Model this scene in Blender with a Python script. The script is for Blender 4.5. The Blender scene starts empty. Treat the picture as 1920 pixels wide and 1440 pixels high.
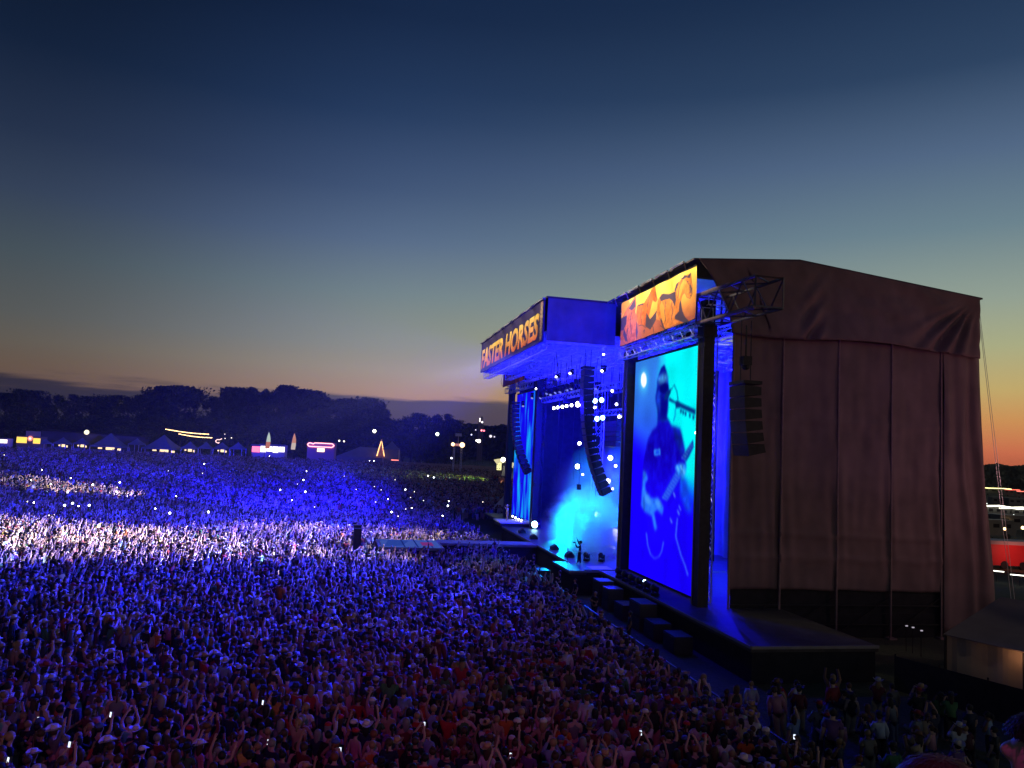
import bpy, bmesh, math, random
import numpy as np
from mathutils import Vector, Matrix, noise

scene = bpy.context.scene
COL = scene.collection
RND = random.Random(11)
rad = math.radians

# ---------------------------------------------------------------- camera
CAM_H, FPX, PITCH, ROLL = 10.0, 1440.0, rad(4.96), rad(2.8)
cam_data = bpy.data.cameras.new("camera")
cam_data.sensor_width = 36.0
cam_data.lens = 36.0 * FPX / 1920.0
cam_data.clip_start, cam_data.clip_end = 0.1, 6000.0
cam = bpy.data.objects.new("camera", cam_data)
COL.objects.link(cam)
_right = Vector((1, 0, 0)); _up = Vector((0, -math.sin(PITCH), math.cos(PITCH)))
_fwd = Vector((0, math.cos(PITCH), math.sin(PITCH)))
_cx = math.cos(ROLL) * _right + math.sin(ROLL) * _up
_cy = -math.sin(ROLL) * _right + math.cos(ROLL) * _up
cam.matrix_world = Matrix(((_cx.x, _cy.x, -_fwd.x, 0), (_cx.y, _cy.y, -_fwd.y, 0),
                           (_cx.z, _cy.z, -_fwd.z, CAM_H), (0, 0, 0, 1)))
scene.camera = cam
scene.view_settings.view_transform = 'Standard'
scene.view_settings.look = 'None'
scene.view_settings.exposure = 0.0
scene.view_settings.gamma = 1.0
scene.cycles.use_denoising = True
scene.cycles.max_bounces = 6
scene.cycles.diffuse_bounces = 2
scene.cycles.glossy_bounces = 2
scene.cycles.volume_bounces = 0
scene.cycles.transparent_max_bounces = 8
scene.cycles.sample_clamp_indirect = 3.0


def lin(r, g, b):
    f = lambda c: (c / 255 / 12.92) if c / 255 <= 0.04045 else ((c / 255 + 0.055) / 1.055) ** 2.4
    return (f(r), f(g), f(b), 1.0)


# ---------------------------------------------------------------- world (dusk sky)
world = bpy.data.worlds.new("World")
scene.world = world
world.use_nodes = True
wn, wl = world.node_tree.nodes, world.node_tree.links
for n in list(wn): wn.remove(n)
def WN(t, **k):
    n = wn.new(t)
    for a, b in k.items(): setattr(n, a, b)
    return n
def wmath(op, a, b=None, c=None, clamp=False):
    n = WN('ShaderNodeMath', operation=op, use_clamp=clamp)
    for i, v in enumerate((a, b, c)):
        if v is None: continue
        if isinstance(v, (int, float)): n.inputs[i].default_value = v
        else: wl.new(v, n.inputs[i])
    return n.outputs[0]
def wmix(fac, a, b):
    n = WN('ShaderNodeMix', data_type='RGBA')
    for sock, v in ((n.inputs[0], fac), (n.inputs[6], a), (n.inputs[7], b)):
        if isinstance(v, (int, float)): sock.default_value = v
        elif isinstance(v, tuple): sock.default_value = v
        else: wl.new(v, sock)
    return n.outputs[2]
def wramp(src, stops):
    n = WN('ShaderNodeValToRGB')
    wl.new(src, n.inputs[0])
    cr = n.color_ramp
    while len(cr.elements) < len(stops): cr.elements.new(0.5)
    for e, (p, c) in zip(cr.elements, stops): e.position = p; e.color = c
    return n.outputs[0]
tc = WN('ShaderNodeTexCoord')
sep = WN('ShaderNodeSeparateXYZ'); wl.new(tc.outputs['Generated'], sep.inputs[0])
X_, Y_, Z_ = sep.outputs
zc = wmath('MAXIMUM', Z_, 0.0)
left = wramp(zc, [(0.0, lin(124, 94, 88)), (0.035, lin(156, 122, 100)), (0.067, lin(160, 134, 108)), (0.095, lin(152, 143, 124)), (0.125, lin(136, 140, 135)), (0.192, lin(110, 128, 139)), (0.256, lin(84, 104, 137)),
                  (0.317, lin(61, 81, 118)), (0.40, lin(35, 57, 94)), (0.50, lin(20, 38, 70)), (1.0, lin(10, 20, 40))])
right = wramp(zc, [(0.0, lin(182, 88, 62)), (0.024, lin(208, 112, 78)), (0.059, lin(206, 146, 88)), (0.093, lin(194, 169, 108)), (0.141, lin(170, 172, 132)), (0.194, lin(146, 160, 147)),
                   (0.27, lin(108, 132, 143)), (0.348, lin(82, 104, 133)), (0.43, lin(46, 68, 98)), (0.52, lin(28, 48, 78)), (1.0, lin(14, 26, 44))])
# azimuth: 0 at the far left of the view, 1 towards the set sun on the right
azi = WN('ShaderNodeMath', operation='ARCTAN2'); wl.new(X_, azi.inputs[0]); wl.new(Y_, azi.inputs[1])
azf = WN('ShaderNodeMapRange', interpolation_type='SMOOTHSTEP'); wl.new(azi.outputs[0], azf.inputs[0])
azf.inputs[1].default_value = -0.42; azf.inputs[2].default_value = 0.62
sky = wmix(azf.outputs[0], left, right)
# darker towards the left, away from the sunset
azd = WN('ShaderNodeMapRange', interpolation_type='SMOOTHSTEP'); wl.new(azi.outputs[0], azd.inputs[0])
azd.inputs[1].default_value = -0.62; azd.inputs[2].default_value = -0.12
azd.inputs[3].default_value = 0.38; azd.inputs[4].default_value = 1.0
# low stratus clouds
cmap = WN('ShaderNodeMapping'); wl.new(tc.outputs['Generated'], cmap.inputs[0])
cmap.inputs['Scale'].default_value = (3.2, 3.2, 42.0)
cno = WN('ShaderNodeTexNoise'); wl.new(cmap.outputs[0], cno.inputs[0])
cno.inputs['Scale'].default_value = 1.5; cno.inputs['Detail'].default_value = 6.0; cno.inputs['Roughness'].default_value = 0.55
env = wramp(zc, [(0.0, (0.95,) * 3 + (1,)), (0.035, (0.9,) * 3 + (1,)), (0.058, (0.62,) * 3 + (1,)), (0.07, (0.28,) * 3 + (1,)), (0.085, (0,) * 3 + (1,))])
azc = WN('ShaderNodeMapRange', interpolation_type='SMOOTHSTEP'); wl.new(azi.outputs[0], azc.inputs[0])
azc.inputs[1].default_value = 0.05; azc.inputs[2].default_value = 0.5; azc.inputs[3].default_value = 0.0; azc.inputs[4].default_value = 0.52
cth = wmath('SUBTRACT', wmath('ADD', cno.outputs['Fac'], env), azc.outputs[0])
cmask = WN('ShaderNodeMapRange', interpolation_type='SMOOTHSTEP'); wl.new(cth, cmask.inputs[0])
cmask.inputs[1].default_value = 0.98; cmask.inputs[2].default_value = 1.2
cmask.inputs[3].default_value = 0.0; cmask.inputs[4].default_value = 0.88
cloudcol = wramp(zc, [(0.0, lin(48, 56, 74)), (0.03, lin(54, 58, 76)), (0.08, lin(62, 64, 76))])
sky = wmix(cmask.outputs[0], sky, cloudcol)
skyd = WN('ShaderNodeVectorMath', operation='SCALE'); wl.new(sky, skyd.inputs[0]); wl.new(azd.outputs[0], skyd.inputs['Scale'])
# a faint physical twilight sky under the measured gradient
nish = WN('ShaderNodeTexSky', sky_type='NISHITA', sun_disc=False)
nish.sun_elevation = rad(-3.0); nish.sun_rotation = rad(48.0)
bg1 = WN('ShaderNodeBackground'); wl.new(skyd.outputs[0], bg1.inputs[0]); bg1.inputs[1].default_value = 1.0
bg2 = WN('ShaderNodeBackground'); wl.new(nish.outputs[0], bg2.inputs[0]); bg2.inputs[1].default_value = 0.002
add = WN('ShaderNodeAddShader'); wl.new(bg1.outputs[0], add.inputs[0]); wl.new(bg2.outputs[0], add.inputs[1])
wout = WN('ShaderNodeOutputWorld'); wl.new(add.outputs[0], wout.inputs[0])

# ---------------------------------------------------------------- stage frame: v into the stage, u along its front
A = rad(12.0)
UU = Vector((-math.sin(A), math.cos(A), 0)); VV = Vector((math.cos(A), math.sin(A), 0))
OO = Vector((12.843, 44.392, 0.0))
def W(v, u, z): return OO + VV * v + UU * u + Vector((0, 0, z))
def to_uv(p): q = Vector((p[0], p[1], 0)) - OO; return q.dot(VV), q.dot(UU)
def ray(x, y):
    dx, dy = (x - 960) / FPX, -(y - 720) / FPX
    return _fwd + _cx * dx + _cy * dy
CAMP = Vector((0, 0, CAM_H))
def atz(x, y, z):
    d = ray(x, y); return CAMP + d * ((z - CAM_H) / d.z)
def atY(x, y, Y):
    d = ray(x, y); return CAMP + d * (Y / d.y)
def onv(x, y, v):                       # measured point of the photo on the plane v -> (v, u, z)
    d = ray(x, y); t = (W(v, 0, 0) - CAMP).dot(VV) / d.dot(VV); p = CAMP + d * t
    return (v, (p - OO).dot(UU), p.z)
def onu(x, y, u):
    d = ray(x, y); t = (W(0, u, 0) - CAMP).dot(UU) / d.dot(UU); p = CAMP + d * t
    return ((p - OO).dot(VV), u, p.z)
def sstep(a, b, x):
    t = min(1, max(0, (x - a) / (b - a))); return t * t * (3 - 2 * t)
def gz(x, y):
    r = math.hypot(x, y)
    return 3.6 * sstep(70, 230, r) * (1 - sstep(2, 34, x - 0.0 * y)) - 0.02


# ---------------------------------------------------------------- lamps
def spot(name, loc, target, power, color, angle, blend=0.6, radius=0.15):
    L = bpy.data.lights.new(name, 'SPOT'); L.energy = power; L.color = color
    L.spot_size = rad(angle); L.spot_blend = blend; L.shadow_soft_size = radius
    o = bpy.data.objects.new(name, L); COL.objects.link(o)
    loc, target = Vector(loc), Vector(target)
    o.location = loc
    o.rotation_euler = (target - loc).to_track_quat('-Z', 'Y').to_euler()
    if name in ('blinder_lamp', 'wash_lamp', 'beam_lamp'):            # breakup gobo in the lamp: patchy light on the audience
        L.use_nodes = True; nt = L.node_tree; em = nt.nodes['Emission']
        t = nt.nodes.new('ShaderNodeTexCoord'); no = nt.nodes.new('ShaderNodeTexNoise'); mr = nt.nodes.new('ShaderNodeMapRange')
        no.inputs['Scale'].default_value = 26 if name == 'blinder_lamp' else 14; no.inputs['Detail'].default_value = 2
        nt.links.new(t.outputs['Normal'], no.inputs['Vector']); nt.links.new(no.outputs['Fac'], mr.inputs[0])
        mr.inputs[1].default_value = 0.38; mr.inputs[2].default_value = 0.66
        mr.inputs[3].default_value = 0.12 if name == 'blinder_lamp' else 0.45; mr.inputs[4].default_value = 3.6 if name == 'blinder_lamp' else 1.6
        nt.links.new(mr.outputs[0], em.inputs['Strength'])
    return o
def point(name, loc, power, color, radius=0.3):
    L = bpy.data.lights.new(name, 'POINT'); L.energy = power; L.color = color; L.shadow_soft_size = radius
    o = bpy.data.objects.new(name, L); COL.objects.link(o); o.location = loc
    return o
BLUE = (0.006, 0.0035, 1.0); PBLUE = (0.02, 0.028, 1.0); CYAN = (0.0, 0.55, 1.0); WHITE = (1.0, 0.96, 0.98)
# blue wash over the audience
for u, tu, tv in ((18, 8, -32), (24, 18, -45), (31, 34, -50), (38, 56, -50)):
    spot("wash_lamp", W(-8.2, u, 18.0), W(tv, tu, 0), 125000, PBLUE, 78, 0.8)
spot("wash_lamp", W(-3.4, 9, 17.0), W(-27, 1, 0), 120000, (0.02, 0.022, 1.0), 74, 0.9)
spot("wash_lamp", W(-3.4, 3, 17.0), W(-15, -9, 0), 9000, (0.03, 0.02, 1.0), 62, 0.9)
# long blue beams to the back of the field and the tents
spot("beam_lamp", W(-8.3, 17, 17.2), Vector((-95, 205, 3)), 1500000, BLUE, 42, 0.7)
spot("beam_lamp", W(-8.3, 19, 17.2), Vector((-72, 122, 0)), 230000, (0.02, 0.02, 1), 80, 0.8)
# white beams sweeping the middle of the audience
for u, v, tu, p, a in ((18, -20, 19, 20000, 25), (22, -30, 21, 56000, 30), (27, -42, 28, 80000, 26), (31, -58, 30, 135000, 26), (35, -26, 37, 44000, 22),
                       (25, -70, 24, 150000, 24), (29, -16, 34, 12000, 34)):
    spot("blinder_lamp", W(-8.3, u, 18.2), W(v, tu, 1.5), p, WHITE, a, 0.55)
spot("blinder_lamp", W(-8.3, 36, 18.6), W(-62, 76, 1.5), 190000, WHITE, 10, 0.4)
spot("blinder_lamp", W(-8.3, 26, 18.2), W(-40, 21, 1.5), 62000, WHITE, 30, 0.8)
spot("blinder_lamp", W(-8.3, 28, 18.2), W(-27, 30, 1.5), 26000, WHITE, 34, 0.8)
spot("blinder_lamp", W(-8.3, 24, 18.2), W(-54, 19, 1.5), 80000, WHITE, 22, 0.8)
spot("blinder_lamp", W(-8.3, 33, 18.2), W(-9.8, 32.5, 1.5), 5200, WHITE, 22, 0.5)
spot("blinder_lamp", W(-8.3, 20, 18.2), W(-11.5, 14.5, 1.5), 4200, WHITE, 20, 0.5)
spot("blinder_lamp", W(-8.3, 24, 18.2), W(-17, 32, 1.5), 9000, WHITE, 18, 0.5)
spot("cyan_lamp", W(-8.0, 22, 17.5), W(-10.5, 17, 1.5), 3500, (0.0, 0.75, 1.0), 16, 0.5)
spot("cyan_lamp", W(-4.5, 14, 17.0), W(-8.3, 10.5, 1.5), 3000, (0.1, 0.9, 0.9), 12, 0.5)
# blue light inside the stage
for v, u, z, p in ((7, 18, 12.5, 24000), (7, 28, 12.5, 24000), (7, 38, 12.5, 24000), (-4.5, 22, 14, 3000), (-4.5, 34, 14, 3000)):
    point("stage_wash_lamp", W(v, u, z), p, BLUE, 0.25)
for v, u, z, p in ((11, 5.5, 13, 6500), (9.0, 4.5, 5.5, 1800), (0.6, 7, 18.9, 500), (4, 50, 12, 3500)):
    point("stage_wash_lamp", W(v, u, z), p, BLUE, 0.25)
point("stage_wash_lamp", W(12.5, 3, 4.0), 9000, (0.12, 0.42, 1.0), 0.25)
spot("stage_wash_lamp", W(-5.4, 4.5, 16.2), W(-5.0, 14.5, 20.0), 17000, BLUE, 70, 0.8)
spot("stage_wash_lamp", W(-9.5, 12, 12), W(-4, 28, 18.6), 6500, BLUE, 90, 0.8)
spot("stage_wash_lamp", W(-5.5, 6, 15.0), W(-3.2, -4.5, 1.7), 2600, BLUE, 70, 0.9)
# cyan light in the smoke, all aimed down or across the stage
spot("cyan_lamp", W(1.5, 40, 4.5), W(1.0, 28, 2.6), 44000, (0, 0.62, 1), 42, 0.7)
spot("cyan_lamp", W(0.5, 30, 14.5), W(0.8, 29, 1.7), 30000, (0, 0.68, 1), 34, 0.7)
spot("cyan_lamp", W(8.0, 30, 3.4), W(0, 28, 3.2), 16000, (0.03, 0.72, 1), 60, 0.7)
spot("cyan_lamp", W(2.5, 24, 14.5), W(0.5, 24.5, 1.7), 14000, (0, 0.62, 1), 28, 0.7)
spot("cyan_lamp", W(-1.5, 16.6, 14.5), W(-2.2, 17.0, 1.7), 500, (0.1, 0.75, 1), 18, 0.6)
# warm floods on the printed banners, on the roof edges above them
for u in (0.8, 3.4, 6.0, 8.6, 10.6):
    spot("banner_lamp", W(-5.8, u, 22.4), W(-2.55, u, 19.4), 1050, (1.0, 0.86, 0.6), 76, 0.35, 0.2)
for u in (16, 20, 24, 28, 32, 36, 40):
    spot("banner_lamp", W(-11.0, u, 22.6), W(-7.75, u, 19.4), 720, (1.0, 0.86, 0.64), 78, 0.4, 0.2)
# light from the viewing deck behind the camera (magenta) and added lamps that graze and tint the side cloth
spot("viewing_deck_beam_lamp", W(-8.2, 20, 18), (1.2, 2.2, 9.0), 24000, BLUE, 9, 0.4)
spot("rear_flood_lamp", (0.0, -14.0, 20.0), (-6, 25, 1.0), 8500, (0.62, 0.05, 0.46), 46, 1.0, 0.4)
spot("marquee_side_lamp", (40, 39, 10.0), W(11, 0, 13), 1350, (1.0, 0.42, 0.5), 110, 0.9, 0.4)  # unseen lamp off to the right, placed to graze the cloth folds
spot("rear_flood_lamp", (8, -10, 16), W(9, 0, 14.5), 5200, (0.45, 0.16, 1.0), 17, 0.9, 0.4)  # added fill lamp that tints the side cloth purple
# the last of the sunset: very weak low sun from behind the stage on the right
SL = bpy.data.lights.new("sun", 'SUN'); SL.energy = 0.02; SL.angle = rad(20); SL.color = (1.0, 0.55, 0.32)
sun = bpy.data.objects.new("sun", SL); COL.objects.link(sun)
sun.rotation_euler = (rad(86), 0, rad(180 - 48))


# ---------------------------------------------------------------- materials
MATS = {}
def mat(name, color, rough=0.8, metal=0.0, var=0.0, scale=8.0, emit=None, estr=0.0, bump=0.0):
    if name in MATS: return MATS[name]
    m = bpy.data.materials.new(name); m.use_nodes = True
    nt = m.node_tree; b = nt.nodes['Principled BSDF']
    c = tuple(color[:3]) + (1,)
    b.inputs['Base Color'].default_value = c
    b.inputs['Roughness'].default_value = rough; b.inputs['Metallic'].default_value = metal
    b.inputs['Specular IOR Level'].default_value = 0.3
    if var > 0 or bump > 0:
        t = nt.nodes.new('ShaderNodeTexCoord'); no = nt.nodes.new('ShaderNodeTexNoise')
        no.inputs['Scale'].default_value = scale; no.inputs['Detail'].default_value = 5
        nt.links.new(t.outputs['Object'], no.inputs['Vector'])
        if var > 0:
            r = nt.nodes.new('ShaderNodeValToRGB')
            r.color_ramp.elements[0].position = 0.3; r.color_ramp.elements[1].position = 0.7
            r.color_ramp.elements[0].color = tuple(max(0, x * (1 - var)) for x in c[:3]) + (1,)
            r.color_ramp.elements[1].color = tuple(min(1, x * (1 + var)) for x in c[:3]) + (1,)
            nt.links.new(no.outputs['Fac'], r.inputs[0]); nt.links.new(r.outputs[0], b.inputs['Base Color'])
        if bump > 0:
            bp = nt.nodes.new('ShaderNodeBump'); bp.inputs['Strength'].default_value = bump; bp.inputs['Distance'].default_value = 0.05
            nt.links.new(no.outputs['Fac'], bp.inputs['Height']); nt.links.new(bp.outputs[0], b.inputs['Normal'])
    if emit:
        b.inputs['Emission Color'].default_value = tuple(emit[:3]) + (1,)
        b.inputs['Emission Strength'].default_value = estr
    MATS[name] = m
    return m
def emi(name, color, strength):
    if name in MATS: return MATS[name]
    m = bpy.data.materials.new(name); m.use_nodes = True
    nt = m.node_tree; nt.nodes.remove(nt.nodes['Principled BSDF'])
    e = nt.nodes.new('ShaderNodeEmission'); e.inputs[0].default_value = tuple(color[:3]) + (1,); e.inputs[1].default_value = strength
    nt.links.new(e.outputs[0], nt.nodes['Material Output'].inputs[0])
    MATS[name] = m
    return m
M_alu = mat('truss_aluminium', (0.55, 0.56, 0.58), 0.4, 0.6, 0.15, 3)
M_black = mat('black_steel', (0.02, 0.02, 0.024), 0.55, 0.2, 0.3, 4)
M_bcloth = mat('black_cloth', (0.018, 0.018, 0.02), 0.95, 0, 0.3, 2)
M_deck = mat('stage_deck_ply', (0.042, 0.042, 0.046), 0.45, 0, 0.35, 1.2, bump=0.2)
M_tarp = mat('brown_side_tarp', (0.16, 0.10, 0.11), 0.62, 0, 0.22, 0.55, bump=0.25)
M_roof = mat('dark_roof_tarp', (0.05, 0.035, 0.04), 0.8, 0, 0.2, 1)
M_white = mat('white_canvas', (0.7, 0.7, 0.7), 0.8, 0, 0.08, 1)
M_drape = mat('pale_backdrop_cloth', (0.35, 0.36, 0.4), 0.9, 0, 0.25, 0.5)
M_trim = mat('pale_edge_trim', (0.2, 0.2, 0.21), 0.5, 0.2, 0.1, 2)
M_post = mat('galvanised_post', (0.26, 0.17, 0.17), 0.7, 0.0, 0.15, 3)
M_bulb = emi('bright_white_lens', (1.0, 0.93, 1.0), 14)
M_bulbc = emi('cyan_white_lens', (0.45, 0.95, 1.0), 14)
M_warm = emi('warm_bulb', (1.0, 0.62, 0.25), 7)
M_panel = emi('white_led_panel', (1.0, 0.95, 0.8), 2.2)


# ---------------------------------------------------------------- mesh builder
class MB:
    def __init__(self, off=(0, 0, 0)):
        self.v, self.f, self.mi, self.off = [], [], [], Vector(off)
        self.cur = 0; self.smooth = False
    def add(self, vs, fs):
        b = len(self.v)
        self.v += [Vector(p) - self.off for p in vs]
        self.f += [tuple(i + b for i in f) for f in fs]; self.mi += [self.cur] * len(fs)
    def box(self, lo, hi):
        (a, b, c), (d, e, f) = lo, hi
        self.add([(a, b, c), (d, b, c), (d, e, c), (a, e, c), (a, b, f), (d, b, f), (d, e, f), (a, e, f)],
                 [(3, 2, 1, 0), (4, 5, 6, 7), (0, 1, 5, 4), (1, 2, 6, 5), (2, 3, 7, 6), (3, 0, 4, 7)])
    def cbox(self, c, s): self.box([c[i] - s[i] / 2 for i in range(3)], [c[i] + s[i] / 2 for i in range(3)])
    def bar(self, p, q, r, n=5, r2=None):
        p, q = Vector(p), Vector(q); d = (q - p)
        if d.length < 1e-6: return
        d.normalize(); a = d.orthogonal().normalized(); b = d.cross(a)
        r2 = r if r2 is None else r2
        vs = [p + (a * math.cos(t) + b * math.sin(t)) * r for t in [2 * math.pi * i / n for i in range(n)]]
        vs += [q + (a * math.cos(t) + b * math.sin(t)) * r2 for t in [2 * math.pi * i / n for i in range(n)]]
        self.add(vs, [(i, (i + 1) % n, n + (i + 1) % n, n + i) for i in range(n)] + [tuple(range(n))[::-1], tuple(range(n, 2 * n))])
    def path(self, pts, r, n=5):
        for p, q in zip(pts, pts[1:]): self.bar(p, q, r, n)
    def lathe(self, c, prof, n=12, axis=(0, 0, 1)):
        ax = Vector(axis).normalized(); a = ax.orthogonal().normalized(); b = ax.cross(a); c = Vector(c)
        vs = []
        for r, h in prof:
            for i in range(n):
                t = 2 * math.pi * i / n
                vs.append(c + ax * h + (a * math.cos(t) + b * math.sin(t)) * r)
        fs = [(j * n + i, j * n + (i + 1) % n, (j + 1) * n + (i + 1) % n, (j + 1) * n + i) for j in range(len(prof) - 1) for i in range(n)]
        fs.append(tuple(range(n))[::-1]); fs.append(tuple(range((len(prof) - 1) * n, len(prof) * n)))
        self.add(vs, fs)
    def ball(self, c, r, n=8):
        prof = [(max(1e-4, r * math.sin(math.pi * i / n)), -r * math.cos(math.pi * i / n)) for i in range(n + 1)]
        self.lathe(c, prof, n + 2)
    def grid(self, fn, nu, nv):
        vs = [fn(i / nu, j / nv) for j in range(nv + 1) for i in range(nu + 1)]
        self.add(vs, [(j * (nu + 1) + i, j * (nu + 1) + i + 1, (j + 1) * (nu + 1) + i + 1, (j + 1) * (nu + 1) + i) for j in range(nv) for i in range(nu)])
    def prism(self, pts, d):            # closed outline, extruded by vector d
        d = Vector(d); n = len(pts)
        vs = [Vector(p) for p in pts] + [Vector(p) + d for p in pts]
        self.add(vs, [tuple(range(n)), tuple(range(n, 2 * n))[::-1]] + [(i, n + i, n + (i + 1) % n, (i + 1) % n) for i in range(n)])
    def truss(self, p, q, s, r=0.045, bays=None, up=(0, 0, 1)):
        p, q = Vector(p), Vector(q); d = (q - p); L = d.length; d.normalize()
        upv = Vector(up); upv = (upv - d * upv.dot(d)).normalized(); sd = d.cross(upv)
        n = bays or max(2, int(L / s / 1.1)); h = s / 2
        cs = [(-h, -h), (h, -h), (h, h), (-h, h)]
        P = [[p + d * (L * k / n) + sd * a + upv * b for a, b in cs] for k in range(n + 1)]
        for c in range(4): self.bar(P[0][c], P[-1][c], r, 4)
        for k in range(n):
            for c in range(4):
                e = (c + 1) % 4
                a, b = (P[k][c], P[k + 1][e]) if k % 2 else (P[k][e], P[k + 1][c])
                self.bar(a, b, r * 0.6, 3)
        for k in (0, n):
            for c in range(4): self.bar(P[k][c], P[k][(c + 1) % 4], r * 0.7, 3)
    def mesh(self, name, mats):
        me = bpy.data.meshes.new(name)
        me.from_pydata([tuple(p) for p in self.v], [], self.f)
        for m in (mats if isinstance(mats, (list, tuple)) else [mats]): me.materials.append(m)
        if any(self.mi): me.polygons.foreach_set('material_index', self.mi)
        if self.smooth: me.polygons.foreach_set('use_smooth', [True] * len(me.polygons))
        me.update()
        return me
    def build(self, name, mats, parent=None):
        o = bpy.data.objects.new(name, self.mesh(name, mats)); COL.objects.link(o)
        if parent is not None: o.parent = parent
        return o

def tag(o, label=None, cat=None, group=None, kind=None):
    if label: o['label'] = label
    if cat: o['category'] = cat
    if group: o['group'] = group
    if kind: o['kind'] = kind
    return o
def empty(name, label, cat, loc, rz=0.0, group=None):
    o = bpy.data.objects.new(name, None); COL.objects.link(o)
    o.location = loc; o.rotation_euler = (0, 0, rz); o.empty_display_size = 0.3
    return tag(o, label, cat, group)
def sthing(name, label, cat, base, group=None):        # thing in the stage frame; parts are built with MB(base)
    return empty(name, label, cat, W(*base), A, group)
def place_stage(o, base):
    o.location = W(*base); o.rotation_euler = (0, 0, A); return o
CHILD = {}
def copy_tree(o, parent=None):
    c = o.copy(); COL.objects.link(c)
    if parent is not None: c.parent = parent
    for ch in list(o.children): copy_tree(ch, c)
    return c

# ---------------------------------------------------------------- ground
def build_ground():
    xs = sorted(set([-900, -700, -500, -350] + list(range(-260, 261, 10)) + [350, 500, 800, 1100]))
    ys = sorted(set([-160, -100, -60] + list(range(-20, 301, 10)) + [350, 450, 600, 900, 1300]))
    nx = len(xs)
    vs = [(x, y, gz(x, y)) for y in ys for x in xs]
    fs = [(j * nx + i, j * nx + i + 1, (j + 1) * nx + i + 1, (j + 1) * nx + i) for j in range(len(ys) - 1) for i in range(nx - 1)]
    mb = MB(); mb.add(vs, fs); mb.smooth = True
    m = bpy.data.materials.new('trampled_grass'); m.use_nodes = True
    nt = m.node_tree; b = nt.nodes['Principled BSDF']; b.inputs['Roughness'].default_value = 0.95
    t = nt.nodes.new('ShaderNodeTexCoord')
    n1 = nt.nodes.new('ShaderNodeTexNoise'); n1.inputs['Scale'].default_value = 0.25; n1.inputs['Detail'].default_value = 8
    n2 = nt.nodes.new('ShaderNodeTexNoise'); n2.inputs['Scale'].default_value = 6.0; n2.inputs['Detail'].default_value = 6
    for n in (n1, n2): nt.links.new(t.outputs['Object'], n.inputs['Vector'])
    mx = nt.nodes.new('ShaderNodeMath'); mx.operation = 'MULTIPLY'
    nt.links.new(n1.outputs['Fac'], mx.inputs[0]); nt.links.new(n2.outputs['Fac'], mx.inputs[1])
    r = nt.nodes.new('ShaderNodeValToRGB'); nt.links.new(mx.outputs[0], r.inputs[0])
    r.color_ramp.elements[0].position = 0.12; r.color_ramp.elements[0].color = (0.028, 0.04, 0.018, 1)
    r.color_ramp.elements[1].position = 0.42; r.color_ramp.elements[1].color = (0.085, 0.085, 0.05, 1)
    nt.links.new(r.outputs[0], b.inputs['Base Color'])
    bp = nt.nodes.new('ShaderNodeBump'); bp.inputs['Strength'].default_value = 0.6; bp.inputs['Distance'].default_value = 0.1
    nt.links.new(n2.outputs['Fac'], bp.inputs['Height']); nt.links.new(bp.outputs[0], b.inputs['Normal'])
    tag(mb.build('ground', m), 'trampled grass field sloping up to the back', 'ground', kind='structure')
    # far low hill on the right, behind the campground
    hb = MB()
    def hf(s, t):
        x = 160 + 900 * s; y = 620 + 640 * t
        return (x, y, -0.5 + 26 * math.sin(math.pi * min(1, t * 1.0)) * (0.75 + 0.25 * noise.noise((s * 6, t * 3, 0))))
    hb.grid(hf, 40, 12); hb.smooth = True
    tag(hb.build('hill', mat('hill_meadow', (0.05, 0.06, 0.035), 0.95, 0, 0.3, 0.02)), 'low dark hill beyond the campground', 'hill', kind='structure')
build_ground()

# ---------------------------------------------------------------- stage deck
def build_deck():
    t = sthing('stage_platform', 'long black concert stage platform with pale front edge and open steel legs', 'stage', (0, 20, 0))
    off = (0, 20, 0)
    m = MB(off); m.box((-4.4, 13.2, 1.45), (16, 42.6, 1.7)); m.box((-3.2, 0.3, 1.42), (16, 13.2, 1.67)); m.box((-3.2, -8.2, 1.42), (3.4, 0.3, 1.67)); m.box((-3.2, 42.6, 1.42), (16, 60, 1.67))
    m.box((-5.6, 12.6, 1.45), (-4.4, 17.2, 1.7))
    m.build('deck', M_deck, t)
    m = MB(off)
    m.box((-4.35, 17.2, 0), (-4.3, 42.6, 1.45)); m.box((-5.5, 12.65, 0.0), (-5.45, 17.2, 1.45)); m.box((-5.45, 12.65, 0), (-3.2, 12.7, 1.45))
    m.box((-3.1, -8.1, 0), (-3.05, 12.65, 1.42)); m.box((-3.05, -8.1, 0), (3.3, -8.05, 1.42)); m.box((0.2, 0.22, 0), (15.9, 0.27, 1.42)); m.box((3.25, -8.05, 0), (3.3, 0.2, 1.42))
    m.build('skirt', M_bcloth, t)
    m = MB(off)
    e = 0.05
    m.box((-4.4 - e, 17.2, 1.6), (-4.4, 42.6, 1.74)); m.box((-5.6 - e, 12.6 - e, 1.6), (-5.6, 17.2, 1.73)); m.box((-5.6, 12.6 - e, 1.6), (-3.2, 12.6, 1.73))
    m.box((-3.2 - e, -8.2, 1.57), (-3.2, 12.55, 1.705)); m.box((-3.2 - e, 42.6, 1.57), (-3.2, 60, 1.705)); m.box((-3.2, -8.2 - e, 1.57), (3.4, -8.2, 1.705))
    m.build('edge_trim', M_trim, t)
    for u in (-7.6, -5.2, -2.8, -0.4, 2.0):
        for v in (-2.6, 1.0):
            m = MB(off); m.bar((v, u, 0), (v, u, 1.42), 0.05, 4); m.build('leg', M_black, t)
    # grey lit mat on the thrust
    m = MB(off); m.grid(lambda s, q: (-3.6 + 1.6 * s, 13.6 + 1.4 * q, 1.704), 2, 2)
    m.build('floor_mat', mat('pale_floor_mat', (0.5, 0.5, 0.5), 0.7, 0, 0.2, 3), t)
build_deck()

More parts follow.
